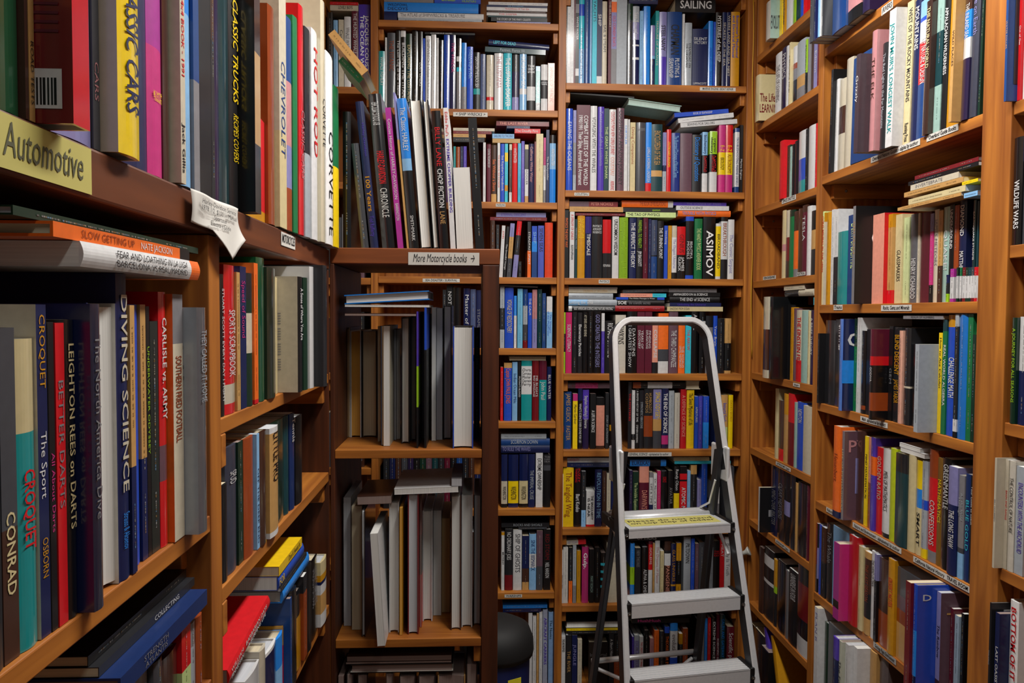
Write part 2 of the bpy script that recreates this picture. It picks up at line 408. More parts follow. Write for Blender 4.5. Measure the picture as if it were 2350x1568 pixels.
# ------------------------------------------------------------------ centre back bookcase
zc = {}
row('marine engine shelf', F, (1500, 198), '''
1298 1303 -25 k
1303 1311 -25 w
1311 1318 -25 w
1318 1322 -25 m
1322 1330 -20 k.1g.2k.82w.9k pb|WHITE WATER|wb .24 .5
1330 1342 -22 q.1b.23q.6l hb gl|The Line Of Our Decks|d .36 .93
1343 1355 -30 d hb
1355 1359 -20 l pb
1360 1371 -18 q pb|YACHTS|B .05 .3
1371 1383 -12 B.15B.9w pb|SHIP|wb .1 .45
1383 1394 3 i|SAIL & STEAM|G .28 .6
1397 1404 -8 m|THE SEA CHART|i .02 .38
1404 1416 -4 w.04o.16v.58g pb|OLD CORNISH BOATS|r .2 .55
1416 1440 -40 s flat
1441 1453 8 N.2G hb
1453 1468 14 s.2v.42B.48w.5B.64w.67B hb gl|Sea Smugglers|w .08 .42
1469 1477 25 l
1478 1493 14 a hb gl
1494 1504 58 v.5l.55B hb gl
1505 1513 25 t.7t|TREASURE OF ATLANTIS|i .1 .75
1514 1531 27 v.6u hb gl|STEEL NAVY|Kb .18 .52
1532 1566 27 d hb gl||w|PILOTING &+SEAMANSHIP|w .62 .88|CHAPMAN|Kb .17 .57
1567 1572 32 w
1573 1589 52 s|STEAMBOAT ON+THE CHESAPEAKE|K .32 .7
1590 1626 66 B hb|SILENT+VICTORY|wh .14 .27|LIPPINCOTT|whs .92 .96
1627 1637 48 a|AMERICA'S LOST TREASURE|b .4 .95
1638 1643 50 b
1644 1658 28 k hb gl|MYSTERIES of the DEEP|wb .05 .66
1659 1668 28 B hb|SECRETS OF THE SEA|i .05 .8
1669 1678 28 B hb|WHERE LAND AND SEA MEET|i .04 .85
1679 1699 27 Y hb|Boatowner's Mechanical+and Electrical Manual|b .05 .6
H 1550 1642 6 40 k|SAILING|wb .12 .9
H 1527 1660 -10 5 i|!CHART NO. 1 NAUTICAL CHARTS|r .05 .95
H 1444 1510 -14 3 B D=15
''', dmax=.2)
row('diving shelf', F, (1500, 441), '''
1300 1315 249 b hb gl|SAVING THE OCEANS|w .16 .75
1316 1323 253 v.4g.8s
1324 1355 241 m flat|COMBAT FLEETS OF THE WORLD+1990/1991 Their Ships, Aircraft and Armament|wb .12 .93
1356 1371 243 w|VOYAGING WITH THE WHALES|K .13 .78
1373 1387 245 u hb gl|Treasures of the Lusitania|v .05 .7
1387 1398 249 T|THE GREAT WHITE SHARK|E .22 .85
1399 1414 251 w hb|!COUSTEAU'S PAPUA NEW GUINEA JOURNEY|r .03 .55|!COUSTEAU|F .58 .8|ARRANS|r .87 .98
1417 1433 248 j hb gl|!COUSTEAU'S AMAZON JOURNEY|K .03 .92
1433 1441 273 w|!CHRYSLER|a .06 .38
1442 1446 274 w
1447 1459 281 c|Diving Companions|O .07 .6
1461 1482 281 G hb gl|The World of UNDERWATER|gh .08 .14
1483 1496 281 a.34a.87r|LIVING & WORKING UNDERSEA|w .36 .86
1496 1521 285 T.68x.77T hb|ENCYCLOPEDIA OF THE SEA|x .1 .6
1522 1530 304 v.55B.65s
1531 1541 297 r hb gl|OUTBOARD ENGINES|y .2 .6
1542 1561 305 B.0b hb|The Illustrated Dictionary of Nautical Terms|l .05 .75
1562 1589 306 j.0j hb
1590 1611 309 K hb|Dictionary of Quotations|a .05 .8
1613 1625 303 l.38k.68w|biochemistry|Bb .05 .36|!DeMYSTiFieD|r .4 .66
1630 1647 301 E.01e.37k.66w|organic+chemistry|kb .1 .36|!DeMYSTiFieD|r .4 .66
1651 1666 287 p.4y.73p|E-Z|y .3 .39|BIOLOGY|k .48 .66
1667 1683 287 r.4y.73p|E-Z|y .3 .39|ASTRONOMY|O .43 .71
1688 1698 294 d.06w.9d|TROUBLESHOOTING MARINE DIESELS|d .14 .88
1699 1706 287 k|Marine Engines|w .5 .8
H 1342 1476 233 243 w T=-6.2|Building Your Feather Canoe|K .2 .6
H 1336 1466 243 252 a T=-5.5
H 1303 1455 250 259 K T=-3
H 1440 1562 264 280 z T=-7 rev pc=3
H 1548 1672 270 280 b T=5.5|BOOK OF SEAMANSHIP|w .35 .7
H 1557 1684 279 290 w T=7
H 1562 1692 288 299 w T=5|SEWING FOR SAILORS|K .12 .6
''')
row('physics shelf', F, (1500, 640), '''
1295 1306 472 k|PHYSICS THE EASY WAY|o .12 .55
1308 1319 486 w|A SPINOFF OF GENIUS|r .04 .42|RUDOLPH KIPPENHAHN|K .5 .72
1320 1325 503 T|TERMINAL MIRROR|s .05 .6
1326 1343 495 Y hb|ADVENTURE+IN PHYSICS|y .05 .36
1344 1358 497 B.0u.27B hb gl|TIMESCALE|wb .28 .63
1359 1383 497 K hb gl|PHYSICS+ASTRONOMY+MATHEMATICS|wh .13 .28
1384 1403 504 r.57K|!FEYNMAN|wh .76 .84
1406 1421 497 w hb|UNCOMMON WISDOM|Kb .05 .62
1422 1442 499 e.0K hb|Knocking on Heaven's Door|e .05 .6|!Lisa Randall|e .72 .96
1445 1461 500 B hb|THE PERFECT THEORY|wb .08 .82
1462 1476 499 k hb|FAREWELL TO REALITY|e .05 .5|!JIM BAGGOTT|wb .55 .8
1477 1488 500 m hb gl
1489 1495 503 B
1496 1509 505 G.0d.6k.62d
1510 1524 507 k hb|THE TURNING POINT|wb .12 .65
1525 1533 518 b|Introducing|w .1 .35
1534 1542 518 Y
1543 1554 518 i.22w.88k|The Elegant Universe|v .25 .8
1555 1574 520 r.54k hb|GENIUS|R .15 .5|!JAMES+GLEICK|wb .58 .85
1575 1593 497 b.07k.94b hb|BEAUTIFUL+MODELS|w .4 .68
1595 1613 502 n|THE HANDY PHYSICS ANSWER BOOK|E .16 .85
1615 1643 498 k hb gl|!ASIMOV|Wb .22 .95
1644 1655 513 w.05y.95w|BROADBAND|K .1 .9
1656 1671 498 k.07w.68K|BREAKTHROUGH|O .1 .62
1672 1686 504 w|The Cosmic Serpent|v .25 .9
H 1304 1418 461 473 j.4R|!PETER NICHOLS|F .45 .9
H 1307 1430 476 488 x
H 1321 1434 489 495 R
H 1427 1545 458 474 o.9w hb|THE BOOK OF REVELATIONS|O .35 .85
H 1431 1551 476 486 K|quantum|e .55 .7
H 1436 1551 487 499 E|THE TAO OF PHYSICS|Kb .03 .68
H 1545 1667 463 471 u|THE SCIENCE OF TREES|v .25 .9
H 1552 1673 473 484 w|OUTSIDE SCIENCE|K .08 .5
H 1556 1677 485 499 o|TROUBLE WITH PHYSICS|vb .08 .72
''')
row('shelf behind the ladder top', F, (1500, 857), '''
1291 1298 717 e.35k.65e
1299 1313 717 p.0r hb gl|SCIENTIFIC LITERACY|w .2 .65
1314 1325 716 K hb
1326 1337 717 K|Elementary Particles|wb .2 .72
1338 1349 716 k hb|AT SIXES AND SEVENS|i .05 .4
1350 1362 715 k hb gl
1363 1380 715 k hb gl|!GOD CREATED THE INTEGERS|v .05 .9
1381 1388 719 w.3u
1389 1411 736 k hb|!RICHARD DAWKINS|w .05 .7
1413 1437 723 i.0w hb|!DAWKINS|K .12 .5
1440 1462 715 k hb gl|!DAWKINS+THE GREATEST SHOW|w .1 .9
1463 1480 716 m hb flat|YEARS OF+DISCOVERY|w .3 .6
1481 1497 716 m hb flat|FINDING+EXPLANATIONS|w .3 .6
1498 1511 732 F.8K|COLLAPSE|wb .2 .72
1512 1535 719 o.6G.8w hb
1536 1557 716 j hb gl|THE THIRD CHIMPANZEE|w .3 .9
1558 1573 732 o|THE WORLD+UNTIL YESTERDAY|w .5 .9
1574 1587 724 q.7q|THE ARROW|r .25 .6
1588 1603 715 k hb gl|A SEAL|w .05 .3
1606 1620 716 k.15w.3k hb gl
1621 1637 725 K.2g hb|!DARWIN'S+ORCHIDS|K .3 .7
1638 1647 725 b|Your Brain|w .1 .6
1648 1663 731 K hb
1665 1679 731 x.45k.95x hb
H 1302 1417 653 658 w
H 1302 1416 659 668 i|THE MAKING OF THE COMPASS|x .3 .8
H 1292 1407 670 685 s hb gl
H 1292 1416 686 700 l.4s hb|Letting the Soul|w .02 .5
H 1292 1411 702 714 w.07K|BEST AMERICAN SCIENCE AND NATURE WRITING|w .12 .95
H 1430 1533 659 667 G T=2
H 1424 1529 669 678 F.7q
H 1414 1525 680 686 b.25k.85b|The Hidden Messages in Water|w .27 .8
H 1416 1525 687 700 k|SOE|Wb .02 .2|the scientific secrets|g .25 .7
H 1412 1525 702 715 R.0r
H 1535 1645 655 664 g
H 1537 1653 665 675 k|ARMAGEDDON & SCIENCE|wb .07 .75
H 1537 1652 676 690 k hb|THE END of SCIENCE|w .2 .8
H 1537 1655 692 701 B|Unlocking the Universe|u .15 .7
H 1531 1659 703 714 c hb|SHADOWS FROM OCEAN|K .05 .4
''')
row('upper general science shelf', F, (1500, 1030), '''
1287 1295 895 T|CHAOS|r .5 .8
1296 1312 893 d hb gl|!JAMES GLEICK   FASTER|x .03 .85
1315 1326 904 p.13y|!Martin Gardner|K .2 .55
1327 1337 892 B.2k|WHAT'S SCIENCE EVER DONE FOR US?|w .25 .9
1338 1352 895 u.5U|!Stephen Hawking's Universe|w .1 .65
1355 1368 904 k|A LIFE IN SCIENCE|wb .3 .7
1369 1388 913 k.15F.94h
1390 1398 902 K|STORY OF ASTRONOMY|s .4 .9
1400 1418 893 k.6Y.7k hb gl
1442 1450 877 K hb gl|THE MYSTERIES|r .05 .7
1451 1458 896 w.75K.85w
1459 1467 893 k|A BRIEFER HISTORY OF TIME|w .03 .55|!STEPHEN HAWKING|w .6 .9
1468 1478 896 K|SYMPATHETIC VIBRATIONS|s .2 .65
1479 1499 893 K.45O.8K hb|!HUMBOLDT'S+COSMOS|x .07 .4
1500 1519 894 v.5x.7G hb gl|SPACE ODYSSEY|y .05 .5
1520 1535 892 B.78p.93U hb gl|THE END OF SCIENCE|Wb .08 .74
1536 1548 897 s
1549 1561 902 i.0w
1563 1576 894 r.0R hb|A DEFENCE OF SCIENCE|F .1 .8
1577 1594 896 y.0Y|The Seven Mysteries of Life|k .05 .6
1595 1603 910 b|APERTURES|w .2 .5
1604 1613 910 u.0b
1615 1628 910 b.5a
1642 1654 893 B hb|VISIONS|w .03 .45
1656 1671 907 x.6E|Immortal Spark|b .15 .5
1673 1683 907 y|DAVA'S SECRET|Y .1 .5
H 1299 1418 877 890 j.15p.6j.85u|A Consilience Fable for Time|R .08 .6
H 1453 1573 874 889 O.15k.28w.75k hb
H 1574 1607 875 898 i rev pc=1
''')
row('lower general science shelf', F, (1500, 1208), '''
1286 1292 1089 w
1293 1317 1072 y.0Y hb|The Tangled Wing|O .08 .83
1318 1334 1073 k.0k.3k hb|FUZZY+THINKING|r .02 .25|!Bart Kosko|wb .45 .75
1335 1345 1082 K.7l
1346 1365 1128 w.94r|THE SINGULARITY+IS NEAR|Kb .12 .8
1366 1382 1078 B hb|REVOLUTION IN TIME|l .06 .85
1383 1392 1082 h
1393 1402 1087 i
1403 1418 1085 B
1445 1452 1080 U
1453 1466 1083 N|The Invisible Equation|E .2 .7
1468 1490 1071 F.27m hb gl|!DARWIN'S DREAM|F .4 .95
1491 1499 1084 g.1w.6B|LIFE & TIME|K .2 .6
1500 1508 1087 w|!Dr. Newton: A Life Story|K .1 .9
1509 1517 1081 p.0r
1518 1532 1082 k hb|SCIENCE|r .1 .2
1534 1546 1081 k|AVATAR|g .3 .6
1548 1560 1071 k.45y|!Randy Olson|w .05 .4
1561 1577 1071 k.12r.22k.25r|ATOMIC MUSEUM|wb .35 .95
1578 1585 1081 l
1586 1600 1068 x.15K hb gl
1601 1610 1102 v
1611 1624 1065 b.0d
1643 1652 1080 x.25w.6g
1669 1686 1069 G hb|THE AGE OF AIR|w .3 .6
H 1297 1411 1050 1061 w|UNIVERSITY|r .02 .25
H 1287 1401 1063 1074 B
H 1446 1529 1053 1068 a.55k.85a hb|EUREKA!|Bb .05 .52
H 1546 1628 1050 1059 c
H 1548 1677 1060 1067 q
''')
row('optics shelf', F, (1500, 1382), '''
1286 1292 1263 w|BEAUTIFUL MIND|K .3 .9
1293 1304 1256 w.0i
1306 1314 1257 K.6o
1315 1323 1251 s.7g
1324 1333 1265 Y
1336 1351 1256 p.0m hb|Gulp.|Wb .1 .4
1353 1364 1261 k|!MARY ROACH|z .5 .8
1365 1378 1258 k
1379 1392 1270 k.2q.25k.35q.4k.5q.55k.65q.7k hb
1393 1419 1246 i hb|THE MAKING+AND SCIENCE|gh .2 .34
1420 1426 1245 a.2r.93i
1447 1457 1248 a.4e.55e.7a
1458 1471 1258 K|NEW THEORIES|g .05 .35
1474 1488 1257 k hb|ALPHA & OMEGA|w .4 .92
1489 1498 1243 m.05r.47w|GOLEMS|w .08 .4
1499 1503 1247 x
1504 1515 1241 w|The Dreams of Matter|f .1 .7
1516 1524 1265 c
1526 1540 1243 h.15K.2w.4h|PANGENESIS|F .4 .95
1541 1552 1249 B.7Y.73B hb|GLASS UNIVERSE|Y .1 .65
1553 1564 1247 Y.3k.7Y
1570 1586 1233 s|PILTDOWN|K .1 .4
1587 1595 1236 b hb
1596 1604 1248 j
1605 1618 1246 G
1620 1628 1256 w
1629 1637 1256 s.0K
1638 1652 1243 k hb|THE+DEATH+RAY|rh .15 .3
1653 1663 1235 r|HEAT|w .08 .32
1664 1678 1233 w|Beauty Is Truth|g .1 .6
H 1296 1345 1234 1245 i.6r T=3|ART SCAN|v .05 .55
H 1446 1544 1232 1243 k|OPTICKS|Wb .16 .62
''')
row('shelf behind the lower ladder rungs', F, (1500, 1576), '''
1288 1298 1461 w|THE ANTHROPOID|Kb .05 .3
1299 1312 1458 K|THE RIVER|x .3 .7
1313 1325 1458 B|JUNGLE|v .15 .6
1326 1336 1468 i
1351 1396 1475 k.0k hb|Immortal+Men|gh .22 .42
1398 1409 1455 K|A Short History|w .1 .5
1410 1424 1460 k.42O
1451 1455 1462 u
1456 1467 1459 s.1v|OUR NATURE|g .1 .7
1468 1477 1462 w|THE CREATION OF MIND|r .1 .6
1479 1490 1448 k
1492 1501 1466 f.4v.7f
1502 1513 1448 o.7B
1514 1525 1450 K
1526 1537 1440 b.1k|THEORIES FOR EVERYTHING|o .15 .95
1539 1556 1430 a.13w.55b.7w|evolution|gb .18 .52
1559 1567 1455 Y.2K
1568 1579 1443 O
1605 1610 1430 k
1611 1617 1426 g
1618 1624 1420 a
1625 1632 1418 r
1635 1644 1420 k|EXTREME SCIENCE|wb .05 .6
1645 1652 1411 m|SCIENTIFIC GENIUS|w .2 .9
1654 1665 1413 T hb|GALEN AND GATEWAY|a .05 .6
1669 1686 1440 m.0R|Scientific people|w .1 .75
H 1297 1425 1407 1423 k rev=0|THE ANIMAL|g .2 .8
H 1300 1425 1424 1430 y
H 1304 1425 1432 1440 K
H 1450 1586 1412 1426 K
H 1450 1582 1427 1438 k|HushHush|pb .1 .5
''')
# ------------------------------------------------------------------ left back bookcase
row('top back shelf', F, (1000, 58), '''
H 864 995 -8 8 g hb
H 997 1103 -9 8 b hb|!CLIVE CUSSLER|eb .15 .45|THE SEA+HUNTERS|e .6 .9
H 864 1098 10 32 a hb gl|WILDFOWL+DECOYS|B .04 .25
H 913 1110 33 46 w hb|The ATLAS of SHIPWRECKS & TREASURE|g .03 .78
H 914 1106 47 58 s hb
H 866 911 33 58 B hb
H 1121 1257 -3 4 w
H 1117 1256 6 11 B|SEA KAYAKING|l .25 .7
H 1117 1256 12 20 w|TEACHINGS OF THE SEA|r .3 .7
H 1119 1252 21 26 h
H 1117 1255 27 34 w|THE DEEPER|r .2 .5
H 1120 1255 35 39 T
H 1127 1256 40 49 k|THE STORY OF THE MARY CELESTE|w .1 .7
H 1140 1263 50 58 v|THE ICE AT THE END OF THE WORLD|w .15 .85
''')
row('shipwrecks shelf', F, (1200, 256), '''
868 883 117 t hb gl|WHALE FISHERY|w .1 .6
884 888 86 w
889 907 75 G hb|THE TITANIC|O .1 .5
909 919 69 k|The Last Log of the Titanic|w .1 .85
920 931 70 w.08k|BUILDING THE TITANIC|wb .14 .93
932 945 77 N.2T hb gl|EXPLORING THE LUSITANIA|c .15 .9
946 959 62 k hb gl
960 970 72 k|LOST LINERS|w .4 .7
971 976 88 b
977 989 82 w|SHIPWRECKS|g .05 .4|An Encyclopedia of the World's Disasters at Sea|g .42 .85
990 1001 79 w hb
1002 1007 87 w
1008 1017 92 k
1019 1032 80 b.0d hb gl
1033 1046 80 B hb|THE WRECK|p .1 .5
1048 1059 88 K.25w.32K.4q.46g
1060 1071 98 a.65g
1072 1086 107 b hb|FALLING STAR|l .05 .5
1087 1102 120 k.62t.72k hb|DEATH ON THE BLACK SEA|w .08 .6
1103 1115 124 d.0g
1117 1133 126 i.75r.81i hb
1135 1155 122 w hb gl|THE LUSITANIA|f .05 .6
1156 1175 122 q.0t hb|THE LUSITANIA DISASTER|Wb .08 .92
1176 1191 125 K.3U.75v
1193 1209 124 l.6w.7l hb gl|DEADLIEST SEA|w .05 .6
1210 1229 128 K.55w.8k|THE+GREAT+EARTHQUAKE|wh .16 .32
1230 1240 152 l.1t.8K|THE HEART OF THE SEA|w .3 .95
1242 1257 148 w.33K.72w|DEAD+WAKE|gh .36 .44
1258 1273 145 F|SHIPWRECKS OF THE PACIFIC|O .08 .8
H 1121 1260 84 97 B hb T=-4|LEFT FOR DEAD|qb .08 .45
H 1113 1252 103 115 T hb T=-2|Fastnet, Force 10|s .25 .65
H 975 1090 73 78 k|DANGEROUS GAMES|w .04 .62
''')
row('paddling shelf', F, (1200, 466), '''
1041 1046 336 t
1047 1056 337 O
1057 1063 336 B
1064 1071 336 u
1109 1115 327 w
1117 1127 331 m|COURTING THE DIAMOND SOW|w .08 .4
1128 1140 333 h.85x|Sea Without a Shore|o .25 .8
1142 1148 328 w|THE ESSENTIAL SEA KAYAKER|r .2 .75
1149 1158 330 b|Sea Kayaker's Handbook|w .2 .8
1159 1166 330 q.15y.3q.7Y.8q
1169 1175 331 i.1h.82w
1176 1188 329 r|WHITEWATER|w .08 .33
1189 1196 329 q.0a
1197 1204 324 u
1205 1213 332 c.08k.42w.88x|armchair PADDLER|K .12 .7
1214 1226 330 B|California White Water|f .05 .65
1227 1230 325 R
1231 1247 307 c flat
1248 1253 316 p.42w.8g|KAYAKING MADE EASY|R .05 .75
1254 1261 298 B|The Backpaddler|w .25 .8
1262 1276 310 k.12l.5a|WHITEWATER!|w .2 .45
H 1139 1260 287 298 R|THE LAST RIVER|F .06 .6
H 1163 1216 299 305 B
H 1130 1180 306 317 l|SAILORS TO THE END|d .08 .95
H 1181 1240 306 317 r|The Deadly Fire|w .03 .9
H 1130 1194 318 328 x rev pc=2
H 1040 1135 286 293 i
H 1040 1128 294 301 R
H 1040 1115 302 310 x
H 1040 1112 312 323 K
''')
row('sea disaster shelf', F, (1200, 637), '''
1126 1136 506 h
1139 1146 516 K
1146 1154 518 w L=3|!JOHN|r .1 .25
1155 1161 520 k L=4|The Dreadful Voyage|w .3 .9
1163 1173 513 v.25x.65G L=4
1176 1187 508 r.25K.6v L=5
1190 1197 600 k
1211 1219 509 K.52o|STEADFAST SPIRIT|w .05 .9
1221 1233 519 b.3a.5d|SHIP|l .05 .4
1235 1249 518 b.0v hb gl|SEVEN SEAS|K .05 .5
1251 1269 511 r.0o hb
H 1139 1253 487 498 v|ETERNAL DESCENT|u .1 .6
H 1125 1255 499 507 R hb
''')
row('voyages shelf', F, (1200, 799), '''
1016 1024 665 K
1025 1039 655 k|NOT WITHOUT|w .1 .8
1040 1058 660 k hb
1064 1079 662 B hb|Master of Ships|w .1 .9
1080 1092 664 d.0g
1093 1104 666 B|STEAMBOAT|g .3 .9
1148 1158 658 s.35K.7s
1159 1179 660 b hb|VOYAGE OF REDISCOVERY|c .2 .75
1180 1186 679 a.38w
1188 1200 663 l.0q hb gl
1201 1211 664 d.28s.6G.87R
1212 1221 672 b hb gl|THE CALM|w .1 .4
1222 1233 665 f.5v hb
1234 1244 664 T hb
1245 1253 673 d
1255 1268 680 w.3l|The Voyages+of the Mayflower|b .15 .9
H 1148 1234 656 660 g T=-2
''')
row('mutiny shelf', F, (1200, 966), '''
1149 1155 843 r
1157 1175 833 x.09b hb|!Captain JOHN PAUL JONES|o .1 .7
1176 1188 831 l hb gl|Indian Ocean Mile|d .2 .7
1189 1196 830 k|MUTINY'S BLOOD|w .25 .6
1197 1221 828 t.09w.56t hb gl|Charts+Compass+Master+Captain+Ferry|Kh .12 .42
1222 1237 828 R hb gl|!MR BLIGH'S+BAD LANGUAGE|w .25 .6
1238 1255 828 m.32t hb gl|!John Paul|w .35 .65
1256 1266 840 B hb gl|BLUE WATER|w .15 .6
H 1169 1253 817 827 i rev pc=1
''')
row('naval history shelf', F, (1200, 1165), '''
1151 1165 1044 B.5i.93k hb|!WASHINGTON|K .6 .85
1167 1190 1044 B.5y.92B hb|!WASHINGTON|K .6 .85
1192 1212 1043 B.5c.93k hb|!WASHINGTON|K .6 .85
1213 1228 1043 B|THE IMPERIAL CRUISE|s .3 .85
1230 1246 1040 w|EXTREME OWNERSHIP|kb .1 .68
1248 1264 1044 K.2G.3k|THE+DARK+SEA|gh .02 .15
H 1150 1254 992 1003 s hb
H 1150 1262 1004 1020 d hb|SCORPION DOWN|sb .2 .75
H 1150 1264 1022 1039 B hb|TO RULE THE WAVES|v .03 .6
''')
row('warships shelf', F, (1200, 1355), '''
1151 1158 1222 Y.05w|MUTINY|kb .3 .6
1159 1177 1215 K.75R|NO ORDINARY JOES|w .05 .5
1178 1198 1216 w|SHIP OF GHOSTS|G .07 .7
1199 1214 1230 B.6h.85x
1215 1231 1227 l.35w.6l|SINK THE BISMARCK|d .1 .65
1232 1246 1218 j.6G
1248 1264 1215 k|RED STORM|R .08 .5|!NEIL HANSON|w .55 .8
H 1151 1262 1199 1209 K hb|ROCKS AND SHOALS|s .25 .85
H 1190 1255 1210 1215 G
''')
row('bottom back shelf beside the bin', F, (1200, 1580), '''
1213 1222 1408 w|The Great War|g .3 .6
1223 1231 1415 w
1232 1237 1408 x
1238 1245 1405 w
1246 1257 1400 s.0v|AIRCRAFT CARRIERS|ub .1 .7
1259 1270 1406 l.0v|The Navies|T .1 .35
H 1154 1256 1389 1397 a
H 1154 1242 1404 1413 B gl
''')
for y_, d_ in ((966, 'mutiny shelf'), (1165, 'naval history shelf'), (1355, 'warships shelf')):
    row(d_, F, (1000, y_), '\n'.join('%d %d %d %s' % (880+k*14, 893+k*14, y_-118-(k*37 % 5)*6, 'KBhGUkNjTKmkdKhB'[k]) for k in range(16)))
for y_, k0 in ((638, 'KhGgxKji'), (855, 'hKGjmKkh'), (1072, 'GhiKkNhm')):
    row('corner shelf %s' % dict([(638, 'below'), (855, 'lower'), (1072, 'lowest')])[y_], F, (800, y_), '\n'.join('%d %d %d %s' % (746+k*13, 758+k*13, y_-125-(k*29 % 4)*7, k0[k]) for k in range(7)))
row('whale shelf in the left corner', F, (800, 203), '''
751 763 28 k
765 775 46 l hb gl
777 789 45 i|Captain|G .15 .4
790 805 38 w hb|WHALE WATCH|g .15 .5
807 822 25 m|THE HUNTED WHALE|w .03 .55
823 850 10 u hb gl|!JACQUES COUSTEAU+THE OCEAN WORLD|Wb .13 .95
H 745 822 9 22 i hb|LOVELY BOYS|K .3 .8
H 745 822 1 8 r
''')
# ------------------------------------------------------------------ motorcycle unit (books seen from the front on top, from the page side below)
row('motorcycle shelf', FM, (950, 571), '''
786 805 256 k hb L=0
829 846 330 G L=-5.5 D=20|
850 868 234 B L=-5.9 hb|!Harley-Davidson+|u .02 .5|!100 Years|Yb .5 .76|!Tod Rafferty|u .78 .92
877 906 217 k L=-5.2 hb gl|!HARLEY-DAVIDSON|rb .37 .58|CHRONICLE|w .61 .8|BY DOUG MITCHEL|wr .05 .2
913 926 248 P L=-5.2|!Concise History of HARLEY-DAVIDSON|w .08 .65|BARRINGTON|w .68 .8
934 939 213 v.3x L=-5.1
940 962 227 a.4l.48k.9k L=-5.0 hb gl|!The Classic HARLEY|w .06 .35|SMITHMARK|ws .78 .95
''', dmax=.21)
row('motorcycle shelf', FM, (950, 571), '''
966 992 228 k L=-4.4 hb rev D=20 free
995 1008 230 k L=-4.2 hb rev D=20 free
1010 1031 255 k L=-3.7 hb|!BILLY LANE|r .12 .4|CHOP FICTION|wb .42 .7|LANE|x .73 .82
1035 1047 248 w L=-3.2|!Eddie Paul's|r .03 .2|EXTREME CHOPPER BUILDING|ub .22 .74
1049 1087 385 w L=-2.7 rev pb D=19 free
1093 1113 271 k L=-3.6 hb flat D=20 free
''', dmax=.21)
ZM1 = atY(950, 1032, YM).z; ZM2 = atY(950, 1466, YM).z; ZM3 = ZM2-.29
row('upper shelf of the dark unit', FM, ZM1, '''
766 792 755 x rev hb pc=2 yb=1004
793 797 752 B rev pb pc=1 yb=1004
798 829 759 w rev hb pc=4 yb=1004
831 865 759 k rev hb pc=1 yb=1004
867 874 749 i rev pb pc=1 yb=1014
875 879 748 a rev pb pc=1 yb=1022
880 895 748 i rev pb pc=0 yb=1024
899 909 756 g rev pb pc=5 yb=1010
910 919 757 w rev pb pc=0 yb=1008
921 940 728 K rev hb pc=0 yb=1018
941 955 726 G rev hb pc=5 yb=1012
956 960 715 u.4e.7k pb
961 973 715 v rev pb pc=5 yb=1007
974 979 706 b.3k pb
980 988 720 i rev pb pc=1 yb=1003
991 1001 705 w rev pb pc=0 yb=1012
1002 1016 707 s rev pb pc=5 yb=1010
1018 1037 701 k rev hb pc=5 yb=1009
1040 1087 750 b rev hb pc=0 yb=1029
1088 1102 752 k hb yb=1005
H 764 985 672 694 a hb rev T=3.5 pc=5 D=19
H 764 985 722 728 w rev pb D=18
H 764 955 735 742 h rev pb pc=6 D=18
''', dmax=.19)
row('lower shelf of the dark unit', FM, ZM2, '''
772 784 1156 m rev pb pc=5 yb=1428
785 805 1142 w rev pb pc=5 yb=1437
807 831 1162 i rev pb pc=1 yb=1446
830 838 1172 k rev hb pc=5 yb=1462
866 884 1225 w rev pb pc=0 yb=1484 L=-3.6 D=20 free pr=.02
893 916 1153 w rev hb pc=0 yb=1452
917 924 1166 Y rev pb pc=4
925 934 1166 w rev pb pc=5 yb=1412
936 961 1134 R rev hb pc=5 yb=1456
962 968 1137 R.3k.6r rev pb pc=6 yb=1440
970 993 1172 w rev hb pc=0 yb=1426
995 1013 1172 w rev pb pc=0 yb=1413
1014 1033 1190 x rev pb pc=2 yb=1406
1035 1059 1138 h rev hb pc=0 yb=1446
1060 1085 1135 w rev hb pc=0 yb=1440
1087 1108 1136 k rev hb pc=5 yb=1436
H 820 898 1098 1118 h rev pb pc=6 T=2 D=18
H 905 1052 1108 1122 W rev pb pc=0 D=22 T=2
H 1036 1060 1099 1118 g rev pb pc=5 D=18
''', dmax=.19)
row('bottom shelf of the dark unit', FM, ZM3, '''
776 790 1552 h rev pb pc=6
795 812 1548 K rev hb pc=6
820 845 1549 k rev hb pc=6
885 905 1545 h rev hb pc=6
916 955 1552 k rev hb pc=6
960 1000 1552 K rev hb pc=6
1005 1068 1551 x rev hb pc=6
1070 1096 1524 k rev hb pc=6
H 796 1036 1491 1504 h rev pb pc=6
H 778 1036 1505 1511 K rev pb pc=6
H 804 1040 1520 1541 k rev hb pc=6
''', dmax=.19)
